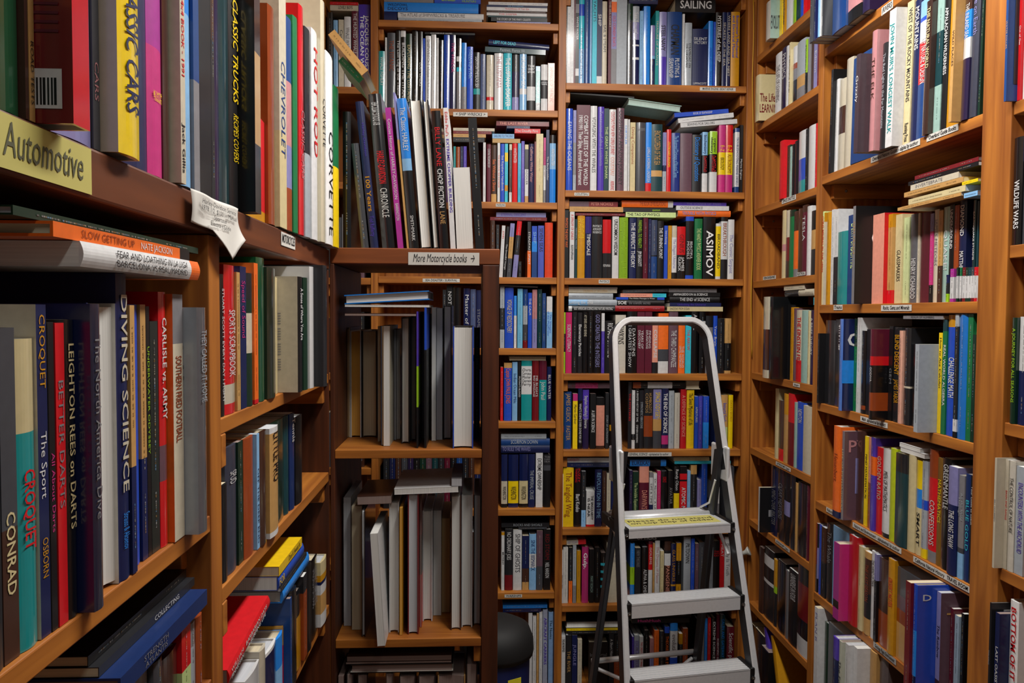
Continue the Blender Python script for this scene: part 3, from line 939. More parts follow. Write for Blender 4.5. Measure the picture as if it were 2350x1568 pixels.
# ------------------------------------------------------------------ left wall: automotive row
row('automotive shelf', BL, (424, 429), '''
-40 0 -120 N hb
0 54 -120 N.0n hb gl
61 69 -120 h
71 83 -120 x|ROAD TESTS|k .5 .95
170 208 -110 r hb flat sd:R
209 217 -100 v
218 231 -100 G|CARS|f .5 .8
280 328 -90 y.04y hb gl sd:i|!CLASSIC CARS|Bb .05 .78
330 344 -80 B
346 378 -80 P.4p pb|YELLOW|y .6 .65
380 393 -70 h
416 427 -70 i pb sd:i|4x4 BOOK - 1991|rb .15 .5|!Jack Gillis|kb .72 .95
428 443 -90 a.25l.7l pb
446 459 -60 d.5g pb
461 486 -60 k flat
487 494 -60 h.3K
495 508 -60 U
509 531 -60 T hb gl
533 551 -60 k|CLASSIC TRUCKS|yb .12 .55|RECIPES COVERS|y .6 .8
586 599 -30 h.3x.7k hb flat sd:k
601 613 279 r.0r.9Y
620 635 22 O hb gl
642 658 -20 i.6c flat|!CHEVROLET|d .3 .7
661 674 48 d.3f.6v.8O pb
677 687 45 n
690 701 20 r hb|CLASSIC CARS|f .45 .75
704 716 72 K.6s
719 732 76 w|HOT ROD|rb .08 .6
740 749 8 c.0w|!CORVETTE|k .4 .6
752 767 130 W|!CORVETTE|k .4 .95
770 781 205 n.5y.9y pb
''', dmax=.21)
row('darts and sports shelf', BL, (457, 1203), '''
-50 2 760 K
3 33 762 G.6h pb|!CONRAD|cb .55 .8
38 82 787 c.3t hb gl|CROQUET|rb .42 .68
84 106 708 B sd:i|CROQUET|Y .03 .25|The Sport|w .38 .58|!OSBORN|Y .7 .82
109 123 748 k|All About Darts|p .32 .78
126 147 750 r|BETTER DARTS|g .1 .7
150 172 742 k hb|!LEIGHTON REES on DARTS|cb .08 .7
211 233 706 K.0B hb sd:B|The North America Dive|g .1 .7
234 268 704 B rev hb flat D=14
271 295 636 B hb|DIVING SCIENCE|ib .03 .75|Strauss & Aksenov|a .78 .9
298 309 708 x.6B
310 321 706 b
323 334 706 x.6B
336 343 710 k|UNDERWATER ODYSSEY|e .15 .6
345 362 744 K.0N
367 384 677 r.6j.74r|CARLISLE vs. ARMY|wb .1 .5
396 419 682 g.2i pb sd:o|SOUTHERN FRIED FOOTBALL|Ob .25 .6
457 477 712 G.0g hb sd:s|THEY CALLED IT HOME|s .1 .42
H 30 454 500 520 N hb
H 122 434 520 552 o.9k hb pr=.012|SLOW GETTING UP|O .15 .5|!NATE JACKSON|w .55 .82
H 192 459 572 624 w.9o pr=.02 pb|FEAR AND LOATHING IN LA LIGA+BARCELONA VS REAL MADRID|k .22 .85
''', dmax=.19)
row('shelf below the darts books', BL, (457, 1600), '''
300 340 1545 g
352 372 1530 G hb
374 408 1510 h
413 434 1448 r.5E flat hb
436 449 1440 g.3s
451 464 1425 O hb
H 200 472 1372 1394 k pr=-.02
H 225 470 1398 1420 K pr=-.01|COLLECTING|w .5 .8
H 275 476 1428 1470 B.0d hb pr=.01|!STRENGTH+ATLANTIS|g .1 .6
''', dmax=.18)
row('sports scrapbook shelf', BL, (505, 962), '''
507 516 600 k|!STUART SCOTT EVERY DAY I FIGHT|w .1 .9
519 543 612 r.8i.93r hb|SPORTS SCRAPBOOK|w .3 .75
545 551 628 x
553 565 615 B.0B|Speed of Sound|p .1 .5
568 583 630 K.2N.3i.6N
584 592 607 o.97r
594 611 595 N.0n hb
617 636 618 N.0h hb gl
637 641 640 c
687 697 638 k sd:i|A Sense of Where You Are|wb .1 .55
700 709 640 N
714 723 615 w
745 753 612 K
''', dmax=.15)
row('little pro shelf', BL, (632, 1218), '''
507 524 1060 k
526 545 1022 G.0B|SPUD|w .2 .3
547 556 1020 N
562 584 996 O
588 594 965 l|OFF THE DEEP END|B .3 .95
598 614 955 h
622 641 950 w.05x.95w pb|LITTLE PRO|kb .05 .5
643 654 945 N
656 664 935 T
667 678 925 B.0d|Tennis|wb .05 .3
681 696 960 k
''', dmax=.15)
row('crowded lowest left shelf', BL, (700, 1500), '''
664 668 1385 d
672 682 1362 k
684 692 1366 k.3Y
695 703 1330 K.2O
706 716 1305 k
718 730 1290 k|UNDERCOVER GUIDE|g .1 .6
738 751 1292 c.2Y.3B.35w.5x.8w
H 640 693 1234 1256 y.0Y|Don't Sweat It|k .4 .9
H 640 698 1259 1290 b.0d|!FOR|y .02 .2
H 645 704 1294 1304 K
H 650 710 1307 1338 a.0a hb
''', dmax=.17, base_p=.01)
row('crowded lowest left shelf, front row', BL, (700, 1500), '''
563 597 1556 w hb pr=.0
599 611 1500 i.2i hb pr=.0
613 635 1497 W.05B hb pr=.0
637 650 1470 a.5l hb pr=.0
652 662 1440 Y.3r hb pr=.0
H 522 621 1452 1486 r T=7 pr=.006|!WILLIAM+FINNEGAN|w .04 .3|BARBARIAN DAYS+A SURFING LIFE|wb .36 .9
''', dmax=.10)
# ------------------------------------------------------------------ right wall, far bay
row('top shelf of the narrow right bay', BR, (1757, 112), '''
1750 1760 10 i.0w sd:z
1783 1788 -20 y
1789 1796 -20 Y|!Oppenheimer|k .1 .8
1797 1809 -25 w
1811 1820 -35 k.2w.4e
1821 1828 -40 T
1829 1834 -45 b
1835 1843 -50 r
''')
row('second shelf of the narrow right bay', BR, (1762, 272), '''
1727 1736 177 c hb free pr=.03
1773 1785 127 w|THE LIFE OF LEARNING|g .2 .8
1787 1795 115 U|PHYSICS|w .1 .5
1797 1803 110 w
1804 1808 102 c|A BEAUTIFUL MIND|k .2 .8
1812 1820 112 w.3O.4g.6k
1822 1840 97 s.6x.8g hb
1841 1845 95 e.6k|IMAGINING NUMBERS|k .1 .9
1846 1853 92 g
1854 1861 88 h
1862 1869 84 v|!Edison|w .3 .7
1870 1874 82 R
H 1788 1874 252 256 g D=12
''', dmax=.12)
row('space shuttle shelf', BR, (1760, 470), '''
1784 1794 325 r hb
1803 1808 335 N
1809 1812 338 z
1813 1817 333 k
1818 1827 325 k
1828 1844 302 w.45b.8t
1845 1849 298 k
1850 1864 290 w hb
1866 1872 285 r
''', dmax=.13)
row('electrical shelf', BR, (1755, 643), '''
1791 1799 484 c.5f.6c
1800 1807 484 i.4R.75h
1808 1817 483 N.1n
1818 1826 486 h.3o.88g
1828 1836 480 h
1837 1847 472 h.1m|!TESLA|w .15 .5
1848 1857 474 w.1w
1858 1872 474 k.3x.6K
''', dmax=.13)
row('atom shelf', BR, (1732, 856), '''
1750 1761 682 i.4h.9i hb
1764 1772 682 k hb gl
1806 1814 700 k
1815 1819 706 Y
1820 1825 708 j
1826 1837 712 i.7r|!THE EINSTEIN FILE|rb .1 .75
1838 1852 713 z hb
1853 1858 714 c
1859 1866 713 U|A BRIEF THEORY|w .1 .6
H 1799 1846 666 678 i D=10
H 1800 1868 682 697 K.5i D=10 hb
''', dmax=.13)
row('history of science shelf', BR, (1742, 1036), '''
1779 1785 893 c
1787 1798 921 h.8r
1799 1807 905 Y.3x
1809 1821 905 r.4R
1823 1828 925 z
1830 1843 925 b|!NEWTON|w .1 .3
1844 1864 903 i.5i hb
''', dmax=.13)
row('mind over matter shelf', BR, (1746, 1210), '''
1744 1747 1122 w sd:k
1771 1785 1070 B.0k hb|MIND OVER MATTER|g .35 .85
1787 1800 1078 K.0h|CLEAR HEAVENS|g .2 .7
1802 1813 1082 k.4v.6k
1815 1826 1090 k.0K
1828 1832 1112 x
1833 1852 1112 k hb
1854 1860 1118 m
''', dmax=.13)
row('universe shelf by the ladder foot', BR, (1737, 1400), '''
1745 1754 1262 h
1757 1777 1266 k.1w.25k.45w.5K
1779 1785 1290 Y.4e.5K
1787 1804 1295 k
1806 1812 1316 g.0K
1814 1833 1316 k.0K|UNIVERSE IN FOUR|w .05 .4
1835 1858 1305 k.2R.6k.8w
''', dmax=.14)
row('lowest shelf of the narrow right bay', BR, (1735, 1600), '''
1722 1734 1440 k hb
1735 1748 1455 K
1750 1768 1500 k
1780 1788 1452 u L=-18 sd:u free
1800 1808 1472 Y L=-20 sd:Y free
''', dmax=.14)
# ------------------------------------------------------------------ right wall, wide bay
row('top shelf of the wide right bay', BR, (1905, 102), '''
1851 1858 -60 G hb pr=0.072
1859 1870 -60 B hb pr=0.072 gl
1871 1880 -60 b.3l pr=0.069
1881 1889 -60 w.0s pr=0.066 gl
1890 1900 -60 K pr=0.063|RESULTS|w .6 .9
1902 1930 -80 d hb pr=0.036 gl
1937 1944 -80 F.4f.8k pr=0.030
1970 1986 -100 U hb pr=0.027
H 1990 2012 2 16 K pr=.02
''', dmax=.12)
row('nature guides shelf', BR, (1881, 407), '''
1899 1904 165 k
1910 1916 187 w
1917 1930 187 i.3h.6i hb
1932 1945 140 i
1947 1953 144 d|TURTLE ISLAND|l .2 .55
1954 1963 131 K.0j|Grizzly|w .2 .5
1989 2000 78 f hb|THE ELK|h .2 .6
2014 2024 105 K|The Red Light in the Far Mountains|s .1 .8
2029 2044 30 w.0w hb flat|!JOHN MUIR'S LONGEST WALK|tb .1 .9
2069 2082 12 c flat|WEST OF THE ROCKY MOUNTAINS|Kb .05 .7|Running Press|kb .85 .98
2084 2095 10 B|MOUNTAINS|wb .05 .35
2097 2109 12 l.12b.15w.3r.6d|OF NATURE & DESIGN|w .28 .6
2111 2124 10 h.0K hb gl|THE NATURAL WORLD|cb .05 .5
2138 2152 3 z.25T.65z pb
2153 2164 -12 k hb|APPALACHIAN WILDERNESS|wb .12 .6
2166 2172 -20 Y
2173 2180 -20 x|WILD PLACES|h .2 .7
2199 2214 -30 h.2a.4w.55U hb gl|THE INLAND SEA|w .15 .4
2218 2234 -40 G.0B hb|Life on Earth|v .1 .4
2240 2245 -60 N
''', dmax=.2, lean=1.6)
row('rocks and minerals shelf', BR, (1872, 700), '''
1868 1874 491 q
1876 1882 492 Y.1i pb
1883 1893 486 E.1c|GOLD MINING IN THE 1990'S|rb .05 .65
1894 1903 488 Y
1906 1911 482 w
1912 1918 482 w.5K
1919 1940 532 t hb|
1942 1953 495 d|EARTH UNDER FIRE|E .1 .6
1955 1961 474 g sd:k|GEM TRAILS|x .1 .55
2001 2027 492 F.1F hb flat sd:r
2036 2046 492 Y.15x.85r
2053 2068 493 c pb flat|!GLASSMAKERS|K .4 .75
2072 2083 500 E.0i
2085 2102 492 G.0g|!HENRY ICHABOD|w .5 .95
2104 2108 490 i
2109 2131 488 m.0h hb
2132 2139 491 v.2p.8k
2140 2150 482 i|!JAMES METEORS|g .1 .6
2151 2159 484 x.6h pr=-.045
2161 2173 476 z pr=-.045|QUAKE!|w .2 .7
2175 2185 471 k.0k pr=-.045|UNDERGROUND|wb .05 .45
2186 2195 472 O pr=-.045
2197 2207 461 B.0k pr=-.045|!DIAMOND|wb .05 .35|!MATTHEW HART|wb .5 .85
2229 2237 460 T.0k pr=-.045|EARTHQUAKE STORMS|wb .1 .6
2239 2247 462 T pr=-.045
''', dmax=.16)
row('rocks and minerals shelf', BR, (1872, 700), '''
2154 2164 632 B.3K.7e free
2179 2191 617 P.25w.9P
2193 2199 614 N.25w.9N
2200 2206 614 n.25w.9K
2207 2213 614 R.25w.9R
2214 2219 614 N.25w.9N
2220 2226 614 T.25w.9N
2227 2233 613 G.25w.9R
2234 2240 613 r.25w.9r
2241 2247 613 r.25w.9f
H 2060 2205 473 481 x pr=.0 D=11
H 2085 2215 448 462 c D=11
H 2075 2210 432 444 x D=11
H 2090 2200 404 418 i D=11|!INVERTEBRATE|g .1 .7
H 2085 2250 388 398 k D=11
H 2100 2250 374 384 R D=11
H 2208 2250 414 422 y D=11
H 2212 2250 440 452 l D=11
''', dmax=.06)
row('crystals and mathematics shelf', BR, (1908, 932), '''
1877 1881 766 k
1893 1914 736 K hb gl
1916 1925 734 K|CRYSTALS|w .05 .35
1926 1934 733 b.0l hb gl sd:B
1961 1967 732 N.3n
1968 1974 730 w
1976 1985 760 k.9O.95k
1987 1994 757 k
1996 2004 756 m.3r.4k.7O.9k|!GODIVA|w .42 .58
2041 2048 750 k|!GEM|g .35 .7
2050 2061 752 K.0k|BLIND DESCENT|Yb .08 .5|!JAMES TABOR|Y .55 .8
2063 2071 760 F.0i
2074 2089 754 K.6i.62K hb
2092 2100 792 k|THE MATHEMATICIAN|w .1 .8
2101 2110 791 s
2155 2163 765 y pb sd:y|How to Ace Calculus|k .05 .55
2164 2172 735 T.1n pb|REAL WORLD ALGEBRA|wb .22 .75
2174 2190 724 Y.1b.1b|CHALLENGE MATH|wb .35 .68
2192 2198 718 s.1K.85w.95k
2200 2219 716 a.0d hb gl
2222 2232 718 n
2233 2241 718 N
H 2073 2165 720 729 g|REALM OF NUMBERS|K .2 .8
''', dmax=.15)
row('golden ratio shelf', BR, (1882, 1154), '''
1914 1929 981 o.93B|!Heisenberg|O .3 .6
1934 1940 992 g.0j sd:j|!LIFE OF PYTHAGORAS|c .2 .9
1968 1986 990 h hb
1988 1994 1004 y|MIND MATHEMATICAL|k .2 .7
1995 1999 1006 F.5O
2000 2011 1008 u.2o.4u
2014 2026 1030 r hb|GOLDEN RATIO|i .1 .6
2028 2043 1034 w.95K|MEN OF MATHEMATICS|K .25 .7
2045 2055 1032 e.0y
2057 2084 1045 K.2T hb gl
2087 2104 1048 c
2107 2117 1060 y.3a.5c|SMART|kb .55 .9
2119 2132 1062 s.1s.4b.5s.9y
2135 2153 1035 O.25r.9g|CONFESSIONS|w .45 .85
2155 2163 1054 K.0Y|MATHEMATICS|y .2 .6
2165 2177 1055 k hb gl|!GREENMANTLE|w .05 .45
2179 2200 1075 v.35B|THE LONG THAW|wb .4 .75
2204 2217 1095 g.7G.75l|All the Wild+Through|s .1 .5
2220 2232 1076 B.0d|BLUE GOLD|q .2 .75
2233 2239 1078 k|Your Guide to Selfish|w .05 .5
H 2064 2112 1020 1030 w rev pb D=9
H 2066 2122 1031 1042 w rev pb D=9
''', dmax=.14)
row('environment shelf', BR, (1895, 1380), '''
1870 1876 1192 K.35v.8k
1877 1882 1194 R.6G
1883 1889 1209 b
1890 1898 1215 h.5K
1900 1913 1207 K.0k|The Whale|g .1 .5
1915 1918 1210 l
1919 1932 1252 P.0p.75k.85P.0p hb flat sd:p
1952 1970 1236 r.0R hb gl
1974 1985 1260 c hb
1988 2002 1273 x.08h.5K.8x|THE LAST SEASON|O .15 .6
2005 2011 1270 w|THE HAND OF MAN|k .1 .4
2013 2019 1278 v.3k
2022 2041 1290 h.6O hb
2043 2058 1290 Y.0Y|DESERT NOTES|r .2 .5
2064 2084 1312 G.3j.45O.6x hb gl|DEEPER THAN ROCK AND LAVA|i .2 .8
2086 2098 1318 R
2103 2112 1344 b.4a.8B sd:b hb gl
2158 2168 1367 v.2v.8h sd:j|The Rainbow|K .3 .6
2190 2197 1405 m
2200 2210 1422 s.0l
2215 2222 1417 k
H 2001 2095 1283 1297 j T=-7 D=9
''', dmax=.14)
row('lowest shelf of the wide right bay', BR, (1868, 1600), '''
1863 1874 1397 w.6N hb
1876 1884 1391 w|!PLAN B|v .05 .35
1898 1905 1438 N
1906 1917 1440 G.0g
1918 1929 1440 u.2B.6d
1932 1940 1434 i.0z|The Forest|K .1 .6
1948 1956 1460 w
1967 1976 1477 w|!CONFLICT|g .4 .7
2003 2018 1494 x|
2026 2046 1508 h.0g hb
''', dmax=.13)
# ------------------------------------------------------------------ right wall, nearest bay
row('top shelf of the nearest right bay', BR, (2320, 237), '''
2288 2305 -80 d hb flat sd:d|WATER FOLLIES|x .35 .7
2330 2336 -80 r pb|Out of Gas|wb .45 .6
2340 2360 -80 w
''', dmax=.14)
row('wildlife shelf', BR, (2320, 563), '''
2319 2340 297 k|WILDLIFE WARS|wb .4 .85
2343 2368 285 v.3G|THE SPINE OF THE CONTINENT|x .1 .75
''', dmax=.14)
row('all seasons shelf', BR, (2300, 968), '''
2321 2333 730 N hb gl|A JOURNEY FOR ALL SEASONS|e .1 .8
2338 2362 728 w.5B hb
''', dmax=.14)
row('control of nature shelf', BR, (2283, 1296), '''
2276 2289 1032 i hb flat|!BILL McKIBBEN|g .35 .6
2309 2318 1058 i|BASIN AND RANGE|r .28 .55
2320 2334 1062 i.0w|THE CONTROL OF NATURE|k .15 .65
2338 2358 1075 s|ENCOUNTERS WITH THE ARCHDRUID|u .15 .8
''', dmax=.14)
row('last oasis shelf', BR, (2262, 1640), '''
2262 2274 1384 g.1K.9U hb gl
2276 2288 1390 K|WALKING|s .2 .7
2294 2304 1416 B.0B|LAST OASIS|wb .2 .7
2326 2346 1388 W|BOTTOM OF IT|rb .05 .6
''', dmax=.15)

row('corner above the motorcycle books', FM, (950, 571), '''
H 753 830 98 118 x T=-50 pr=.07 D=16 hb
H 776 824 150 166 n T=-46 pr=.05 D=14
''', dmax=.16)
# ------------------------------------------------------------------ boards, and books made to stand and lie on them cleanly
TH = .027; TL = .022; THA = .046
FE = Bay('F', YB); LE = Bay('L', XL); RE = Bay('R', XR); ME = Bay('F', YM)
def XF(px, Y=YB): return atY(px, 784, Y).x
def YR(px): return atX(px, 718, XR).y
def YL(px): return atX(px, 718, XL).y
yA, yB_, yC, yD, yE = 2.99, YR(1869), YR(1880), YR(2246), YR(2312)
yP0, yP1, yQ = YL(480), YL(505), YM-.012
zA = LE.hit(424, 429)[1]; zT = FM.hit(950, 571)[1]
CYS = (-24, 198, 441, 640, 857, 1030, 1208, 1382, 1576); LYS = (58, 256, 466, 637, 799, 966, 1165, 1355, 1580); KYS = (203, 420, 638, 855, 1072, 1290)
RFR = ((1757, 112), (1762, 272), (1760, 470), (1755, 643), (1732, 856), (1742, 1036), (1746, 1210), (1737, 1400), (1735, 1600))
RNR = ((1905, 102), (1881, 407), (1872, 700), (1908, 932), (1882, 1154), (1895, 1380), (1868, 1600))
RRR = ((2320, 237), (2320, 563), (2300, 968), (2283, 1296), (2262, 1640))
xm0, xm1, xm2 = XF(767, YM), XF(1107, YM), XF(1146, YM)
BAYS = []            # (axis, plane, s_lo, s_hi, [shelf tops], thickness)
BAYS.append(('F', F.c, XF(1294), XF(1704), [F.hit(1500, y)[1] for y in CYS], TH))
BAYS.append(('F', F.c, XF(868), XF(1277), [F.hit(1200, y)[1] for y in LYS], TH))
BAYS.append(('F', F.c, XF(745), XF(852), [F.hit(800, y)[1] for y in KYS], TH))
BAYS.append(('F', FM.c, xm0, xm1, [ZM1, ZM2, ZM3, zT], .037))
for (lo, hi, refs) in ((-yA, -yB_, RFR), (-yC, -yD, RNR), (-yE, -.75, RRR)): BAYS.append(('R', XR, lo, hi, [RE.hit(*r)[1] for r in refs], TH))
BAYS.append(('L', XL, -.37, yP0, [LE.hit(457, 1203)[1], LE.hit(457, 1600)[1], zA], THA)); BAYS.append(('L', XL, yP1, yQ, [LE.hit(*r)[1] for r in ((505, 962), (632, 1218), (700, 1500))]+[zA], THA))
def ext(b):
    if b['horiz']:
        k = math.sin(math.radians(b['lean']))*b['h']; return b['s00'], b['s0'], b['z']+min(0, k), b['z']+b['w']+max(0, k)+.0005
    k = math.sin(math.radians(b['lean']))*b['h']
    return b['s0']+min(0, k), b['s0']+b['w']+max(0, k), b['z'], b['z']+b['h']
def under(b, s): return b['z']+(s-b['s00'])*math.tan(math.radians(b['lean']))
def over_(q, s): return under(q, s)+q['w']/math.cos(math.radians(q['lean'])) if q['horiz'] else ext(q)[3]
def dep(b): return -b['p'], -b['p']+b['d']
def meet(a, c, lo=.0005): return min(a[1], c[1])-max(a[0], c[0]) > lo
for b in BOOKS:
    ax = b['bay'].axis; a = ext(b); m = (a[0]+a[1])/2; b['cell'] = None
    cand = []
    for bi, (x, pl, lo, hi, zs, th) in enumerate(BAYS):
        if x != ax or (ax == 'F' and (pl == FM.c) != (b['bay'] is FM)): continue
        if b['z'] > max(zs)-.01 and (x == 'L' or pl == FM.c): continue
        cand.append((max(lo-m, m-hi, 0), bi))
    for bi in ([min(cand)[1]] if cand and min(cand)[0] < .05 else []):
        x, pl, lo, hi, zs, th = BAYS[bi]
        b['cell'] = bi
        full = .41 if b['bay'] is FM else .256-(.025 if ax == 'F' else .004)
        b['d'] = min(b['d'], full+b['p'])
        up = [z for z in zs if z > b['z']+(.012 if b['horiz'] else .04)]; b['lid'] = (min(up)-th-.0015) if up else 9
        rr = next((r for r in zs if abs(r-b['z']) < .03), b['z'])
        if not b['horiz']:
            if b['z'] < rr+.0005 or abs(b['z']-rr) < .01: b['z'] = rr
            if not b['lean']:
                if b['s0'] < lo+.0008: b['w'] -= max(0, lo+.0008-b['s0']); b['s0'] = lo+.0008
                if b['s0']+b['w'] > hi-.0008: b['w'] = max(.004, hi-.0008-b['s0'])
            near_end = b['s0'] < lo+.0205 or b['s0']+b['w'] > hi-.0205
            b['w'] = max(.006, b['w'])
            b['h'] = min(b['h'], b['lid']-b['z']-(.046 if near_end and pl != FM.c else 0))
        else:
            if abs(b['z']-rr) < .02: b['z'] = max(b['z'], rr+.0006)
            if b['s0'] > hi-.021: b['h'] -= b['s0']-(hi-.021); b['s0'] = hi-.021
            if b['s00'] < lo+.021: b['h'] -= lo+.021-b['s00']; b['s00'] = lo+.021
# standing books in one row never share room; lying ones rest on what is under them
rows_ = {}
for b in BOOKS: rows_.setdefault((b['row'], id(b['bay'])), []).append(b)
for key, bs in rows_.items():
    st = sorted([b for b in bs if not b['horiz']], key=lambda b: b['s0'])
    for a, c in zip(st, st[1:]):
        if a['lean'] or c['lean']:
            continue
        over = a['s0']+a['w']+.0002-c['s0']
        if over > 0:
            if not meet(dep(a), dep(c)): continue
            if over < a['w']*.5: a['w'] -= over
            elif over < c['w']*.5: c['s0'] += over; c['w'] -= over
            else: a['w'] *= .5; c['s0'] = a['s0']+a['w']+.0002; c['w'] = max(.004, c['w']*.6)
    ho = sorted([b for b in bs if b['horiz']], key=lambda b: b['z']); done = []
    for b in ho:
        e = ext(b); base = b['z']; need = -9
        for q in st+done:
            g = ext(q)
            if meet(e, g, .002) and meet(dep(b), dep(q)):
                for s in (max(e[0], g[0]), min(e[1], g[1])): need = max(need, base+over_(q, s)-under(b, s)+.0006)
        if need > -9 and (base < need or base-need < .05): b['z'] = need
        lid = b.get('lid', 9); top = ext(b)[3]
        if top > lid: b['w'] = max(.0035, b['w']-(top-lid)-.0005)
        if ext(b)[3] > lid+.0002: b['drop'] = True
        done.append(b)
n_drop = sum(1 for b in BOOKS if b.get('drop'))
BOOKS[:] = [b for b in BOOKS if not b.get('drop')]
for b in BOOKS:
    b['sib'] = sorted([q for q in BOOKS if q['row'] == b['row'] and q['horiz'] == b['horiz']], key=lambda q: q['px'][0]); b['idx'] = [id(q) for q in b['sib']].index(id(b))
print('BOOKS', len(BOOKS), 'dropped', n_drop)
# ------------------------------------------------------------------ make the books
PC = [s2l(h) for h in ('#d4d4d0', '#c6ba9e', '#bb9c70', '#a6bab2', '#cf9a48', '#b6b9be', '#8c7a74')]
def book_matrix(b):
    bay = b['bay']; ln = math.radians(b['lean'])
    if b['horiz']:
        B = bay.M(b['s0'], b['z'], b['p'])
        R = Matrix(((0, 0, -1, 0), (0, 1, 0, 0), (1, 0, 0, 0), (0, 0, 0, 1)))     # book x -> up, book z -> towards the left
        M = B @ Matrix.Translation((0, 0, math.sin(ln)*b['h'] if ln else 0)) @ Matrix.Rotation(-ln, 4, 'Y') @ R
        return M
    M = bay.M(b['s0'], b['z'], b['p'])
    R = Matrix.Rotation(ln, 4, 'Y')
    if ln > 0: M = M @ Matrix.Translation((b['w'], 0, 0)) @ R @ Matrix.Translation((-b['w'], 0, 0))
    else: M = M @ R
    return M
def contrast(ch):
    c = LIN[ch]; L = .2*c[0]+.7*c[1]+.1*c[2]
    return 'k' if L > .22 else random.choice('wiigsxl')
def book_parts(b):
    A = Geo(); P = Geo(); T = []
    w, h, d = b['w'], b['h'], b['d']; gi = 1 if b['gloss'] else 0
    cover_geo(A, w, h, d, b['cs'], b['hard'], gi, b['bulge'], b.get('sd'))
    if b.get('side'): side_geo(A, b)
    pc = PC[int(b['pcol'])] if b['rev'] else PC[random.choice((0, 1, 1, 5, 6))]
    page_geo(P, w, h, d, b['hard'], b['bulge'], jit(pc, .06))
    if not b['rev']:
        if b['texts']:
            for sg in b['texts']:
                g_ = Geo(); title_geo(g_, b, [sg])
                if g_.v: T.append(g_)
        elif .006 < w < (.016 if b['row'] == 'automotive shelf' else .03) and 'f' not in b.get('nomark', ''):          # too small to read: fine dashes where the lettering is
            z = h*.92; ww = min(w*.17, .0024)
            for seg in ((.08, random.uniform(.45, .68)), (.74, .9)):
                f = seg[0]
                while f < seg[1]:
                    ln = random.uniform(.0008, .0032)/h
                    ch = seg_colour(b['cs'], f); col = LIN[contrast(ch)]; bs_ = LIN[ch]; col = tuple(v*.38+q_*.62 for v, q_ in zip(col, bs_))
                    z1 = h*(1-f); z0 = max(h*.03, h*(1-f-ln)); xs = [w/2-ww/2, w/2-ww/6, w/2+ww/6, w/2+ww/2]
                    v = [(x, spine_y(x, w, b['bulge'])-.0004, z) for z in (z0, z1) for x in xs]
                    A.add(v, [(0, 1, 5, 4), (1, 2, 6, 5), (2, 3, 7, 6)], col, 0)
                    f += ln+random.choice((.0007, .0007, .0008, .0035))/h
    if b['rev']:
        for G in (A, P): G.v = [(w-x, d-y, z) for x, y, z in G.v]
    return A, P, T
def cname(b):
    bd = [c for c, z1, z0 in bands(b['cs'], 1) if z1-z0 > .04]; big = sorted(bands(b['cs'], 1), key=lambda q: -(q[1]-q[2]))
    n = NAMES[big[0][0]]
    if len(big) > 1 and big[1][1]-big[1][2] > .14 and NAMES[big[1][0]] != n: n += ' and '+NAMES[big[1][0]]
    return n
def short(t): return ' '.join(t.split()[:5])
def describe(b):
    col = cname(b); on = b['row']; t = b['title']
    if b.get('lab'): return b['lab']
    pos = ' lying flat' if b['horiz'] else ''
    if b['rev']: kind = 'book with its page edge outward,'; col = ''
    else: kind = 'book'
    if t: return f"{col} book{pos} titled {short(t)} on the {on}".strip()
    x = (b['px'][0]+b['px'][1])/2
    if b['horiz']:
        al = [q for q in b['sib'] if q is not b and min(q['px'][1], b['px'][1])-max(q['px'][0], b['px'][0]) > 20]
        al.sort(key=lambda q: abs(q['px'][2]-b['px'][2]))
        for q in al:
            if q['title']:
                u = 'above' if q['px'][2] > b['px'][2] else 'below'
                return f"{col} book lying flat {u} {short(q['title'])}, {on}"
        st = [q for q in BOOKS if q['row'] == on and not q['horiz'] and q['title']]
        if st:
            q = min(st, key=lambda q: abs((q['px'][0]+q['px'][1])/2-x))
            return f"{col} book lying flat over {short(q['title'])}, {on}"
        u = sorted(b['sib'], key=lambda q: q['px'][2]); k = u.index(b)
        return f"{col} book lying flat, {ORD[k]} from the top, {on}"
    sib = b['sib']; i = b['idx']
    if not b['rev'] or any(q['title'] for q in sib):
        best = None
        for k in range(1, 7):
            for j, w_ in ((i-k, 'right'), (i+k, 'left')):
                if 0 <= j < len(sib) and sib[j]['title']: best = (k, w_, sib[j]); break
            if best: break
        if best:
            k, w_, q = best; s = 'just' if k == 1 else ORD[k-1]
            return f"{col} {kind} {s} {w_} of {short(q['title'])}, {on}".strip()
    if b['rev']: col = ''
    return f"{col} {kind} {ORD[i]} from left, {on}".strip()
ORD = ['first', 'second', 'third', 'fourth', 'fifth', 'sixth', 'seventh', 'eighth', 'ninth', 'tenth', 'eleventh', 'twelfth', 'thirteenth', 'fourteenth', 'fifteenth', 'sixteenth'] + ['next']*60
BOOKS.sort(key=lambda b: -b['area'])
NIND = 300
labels = {}
merged = Geo()
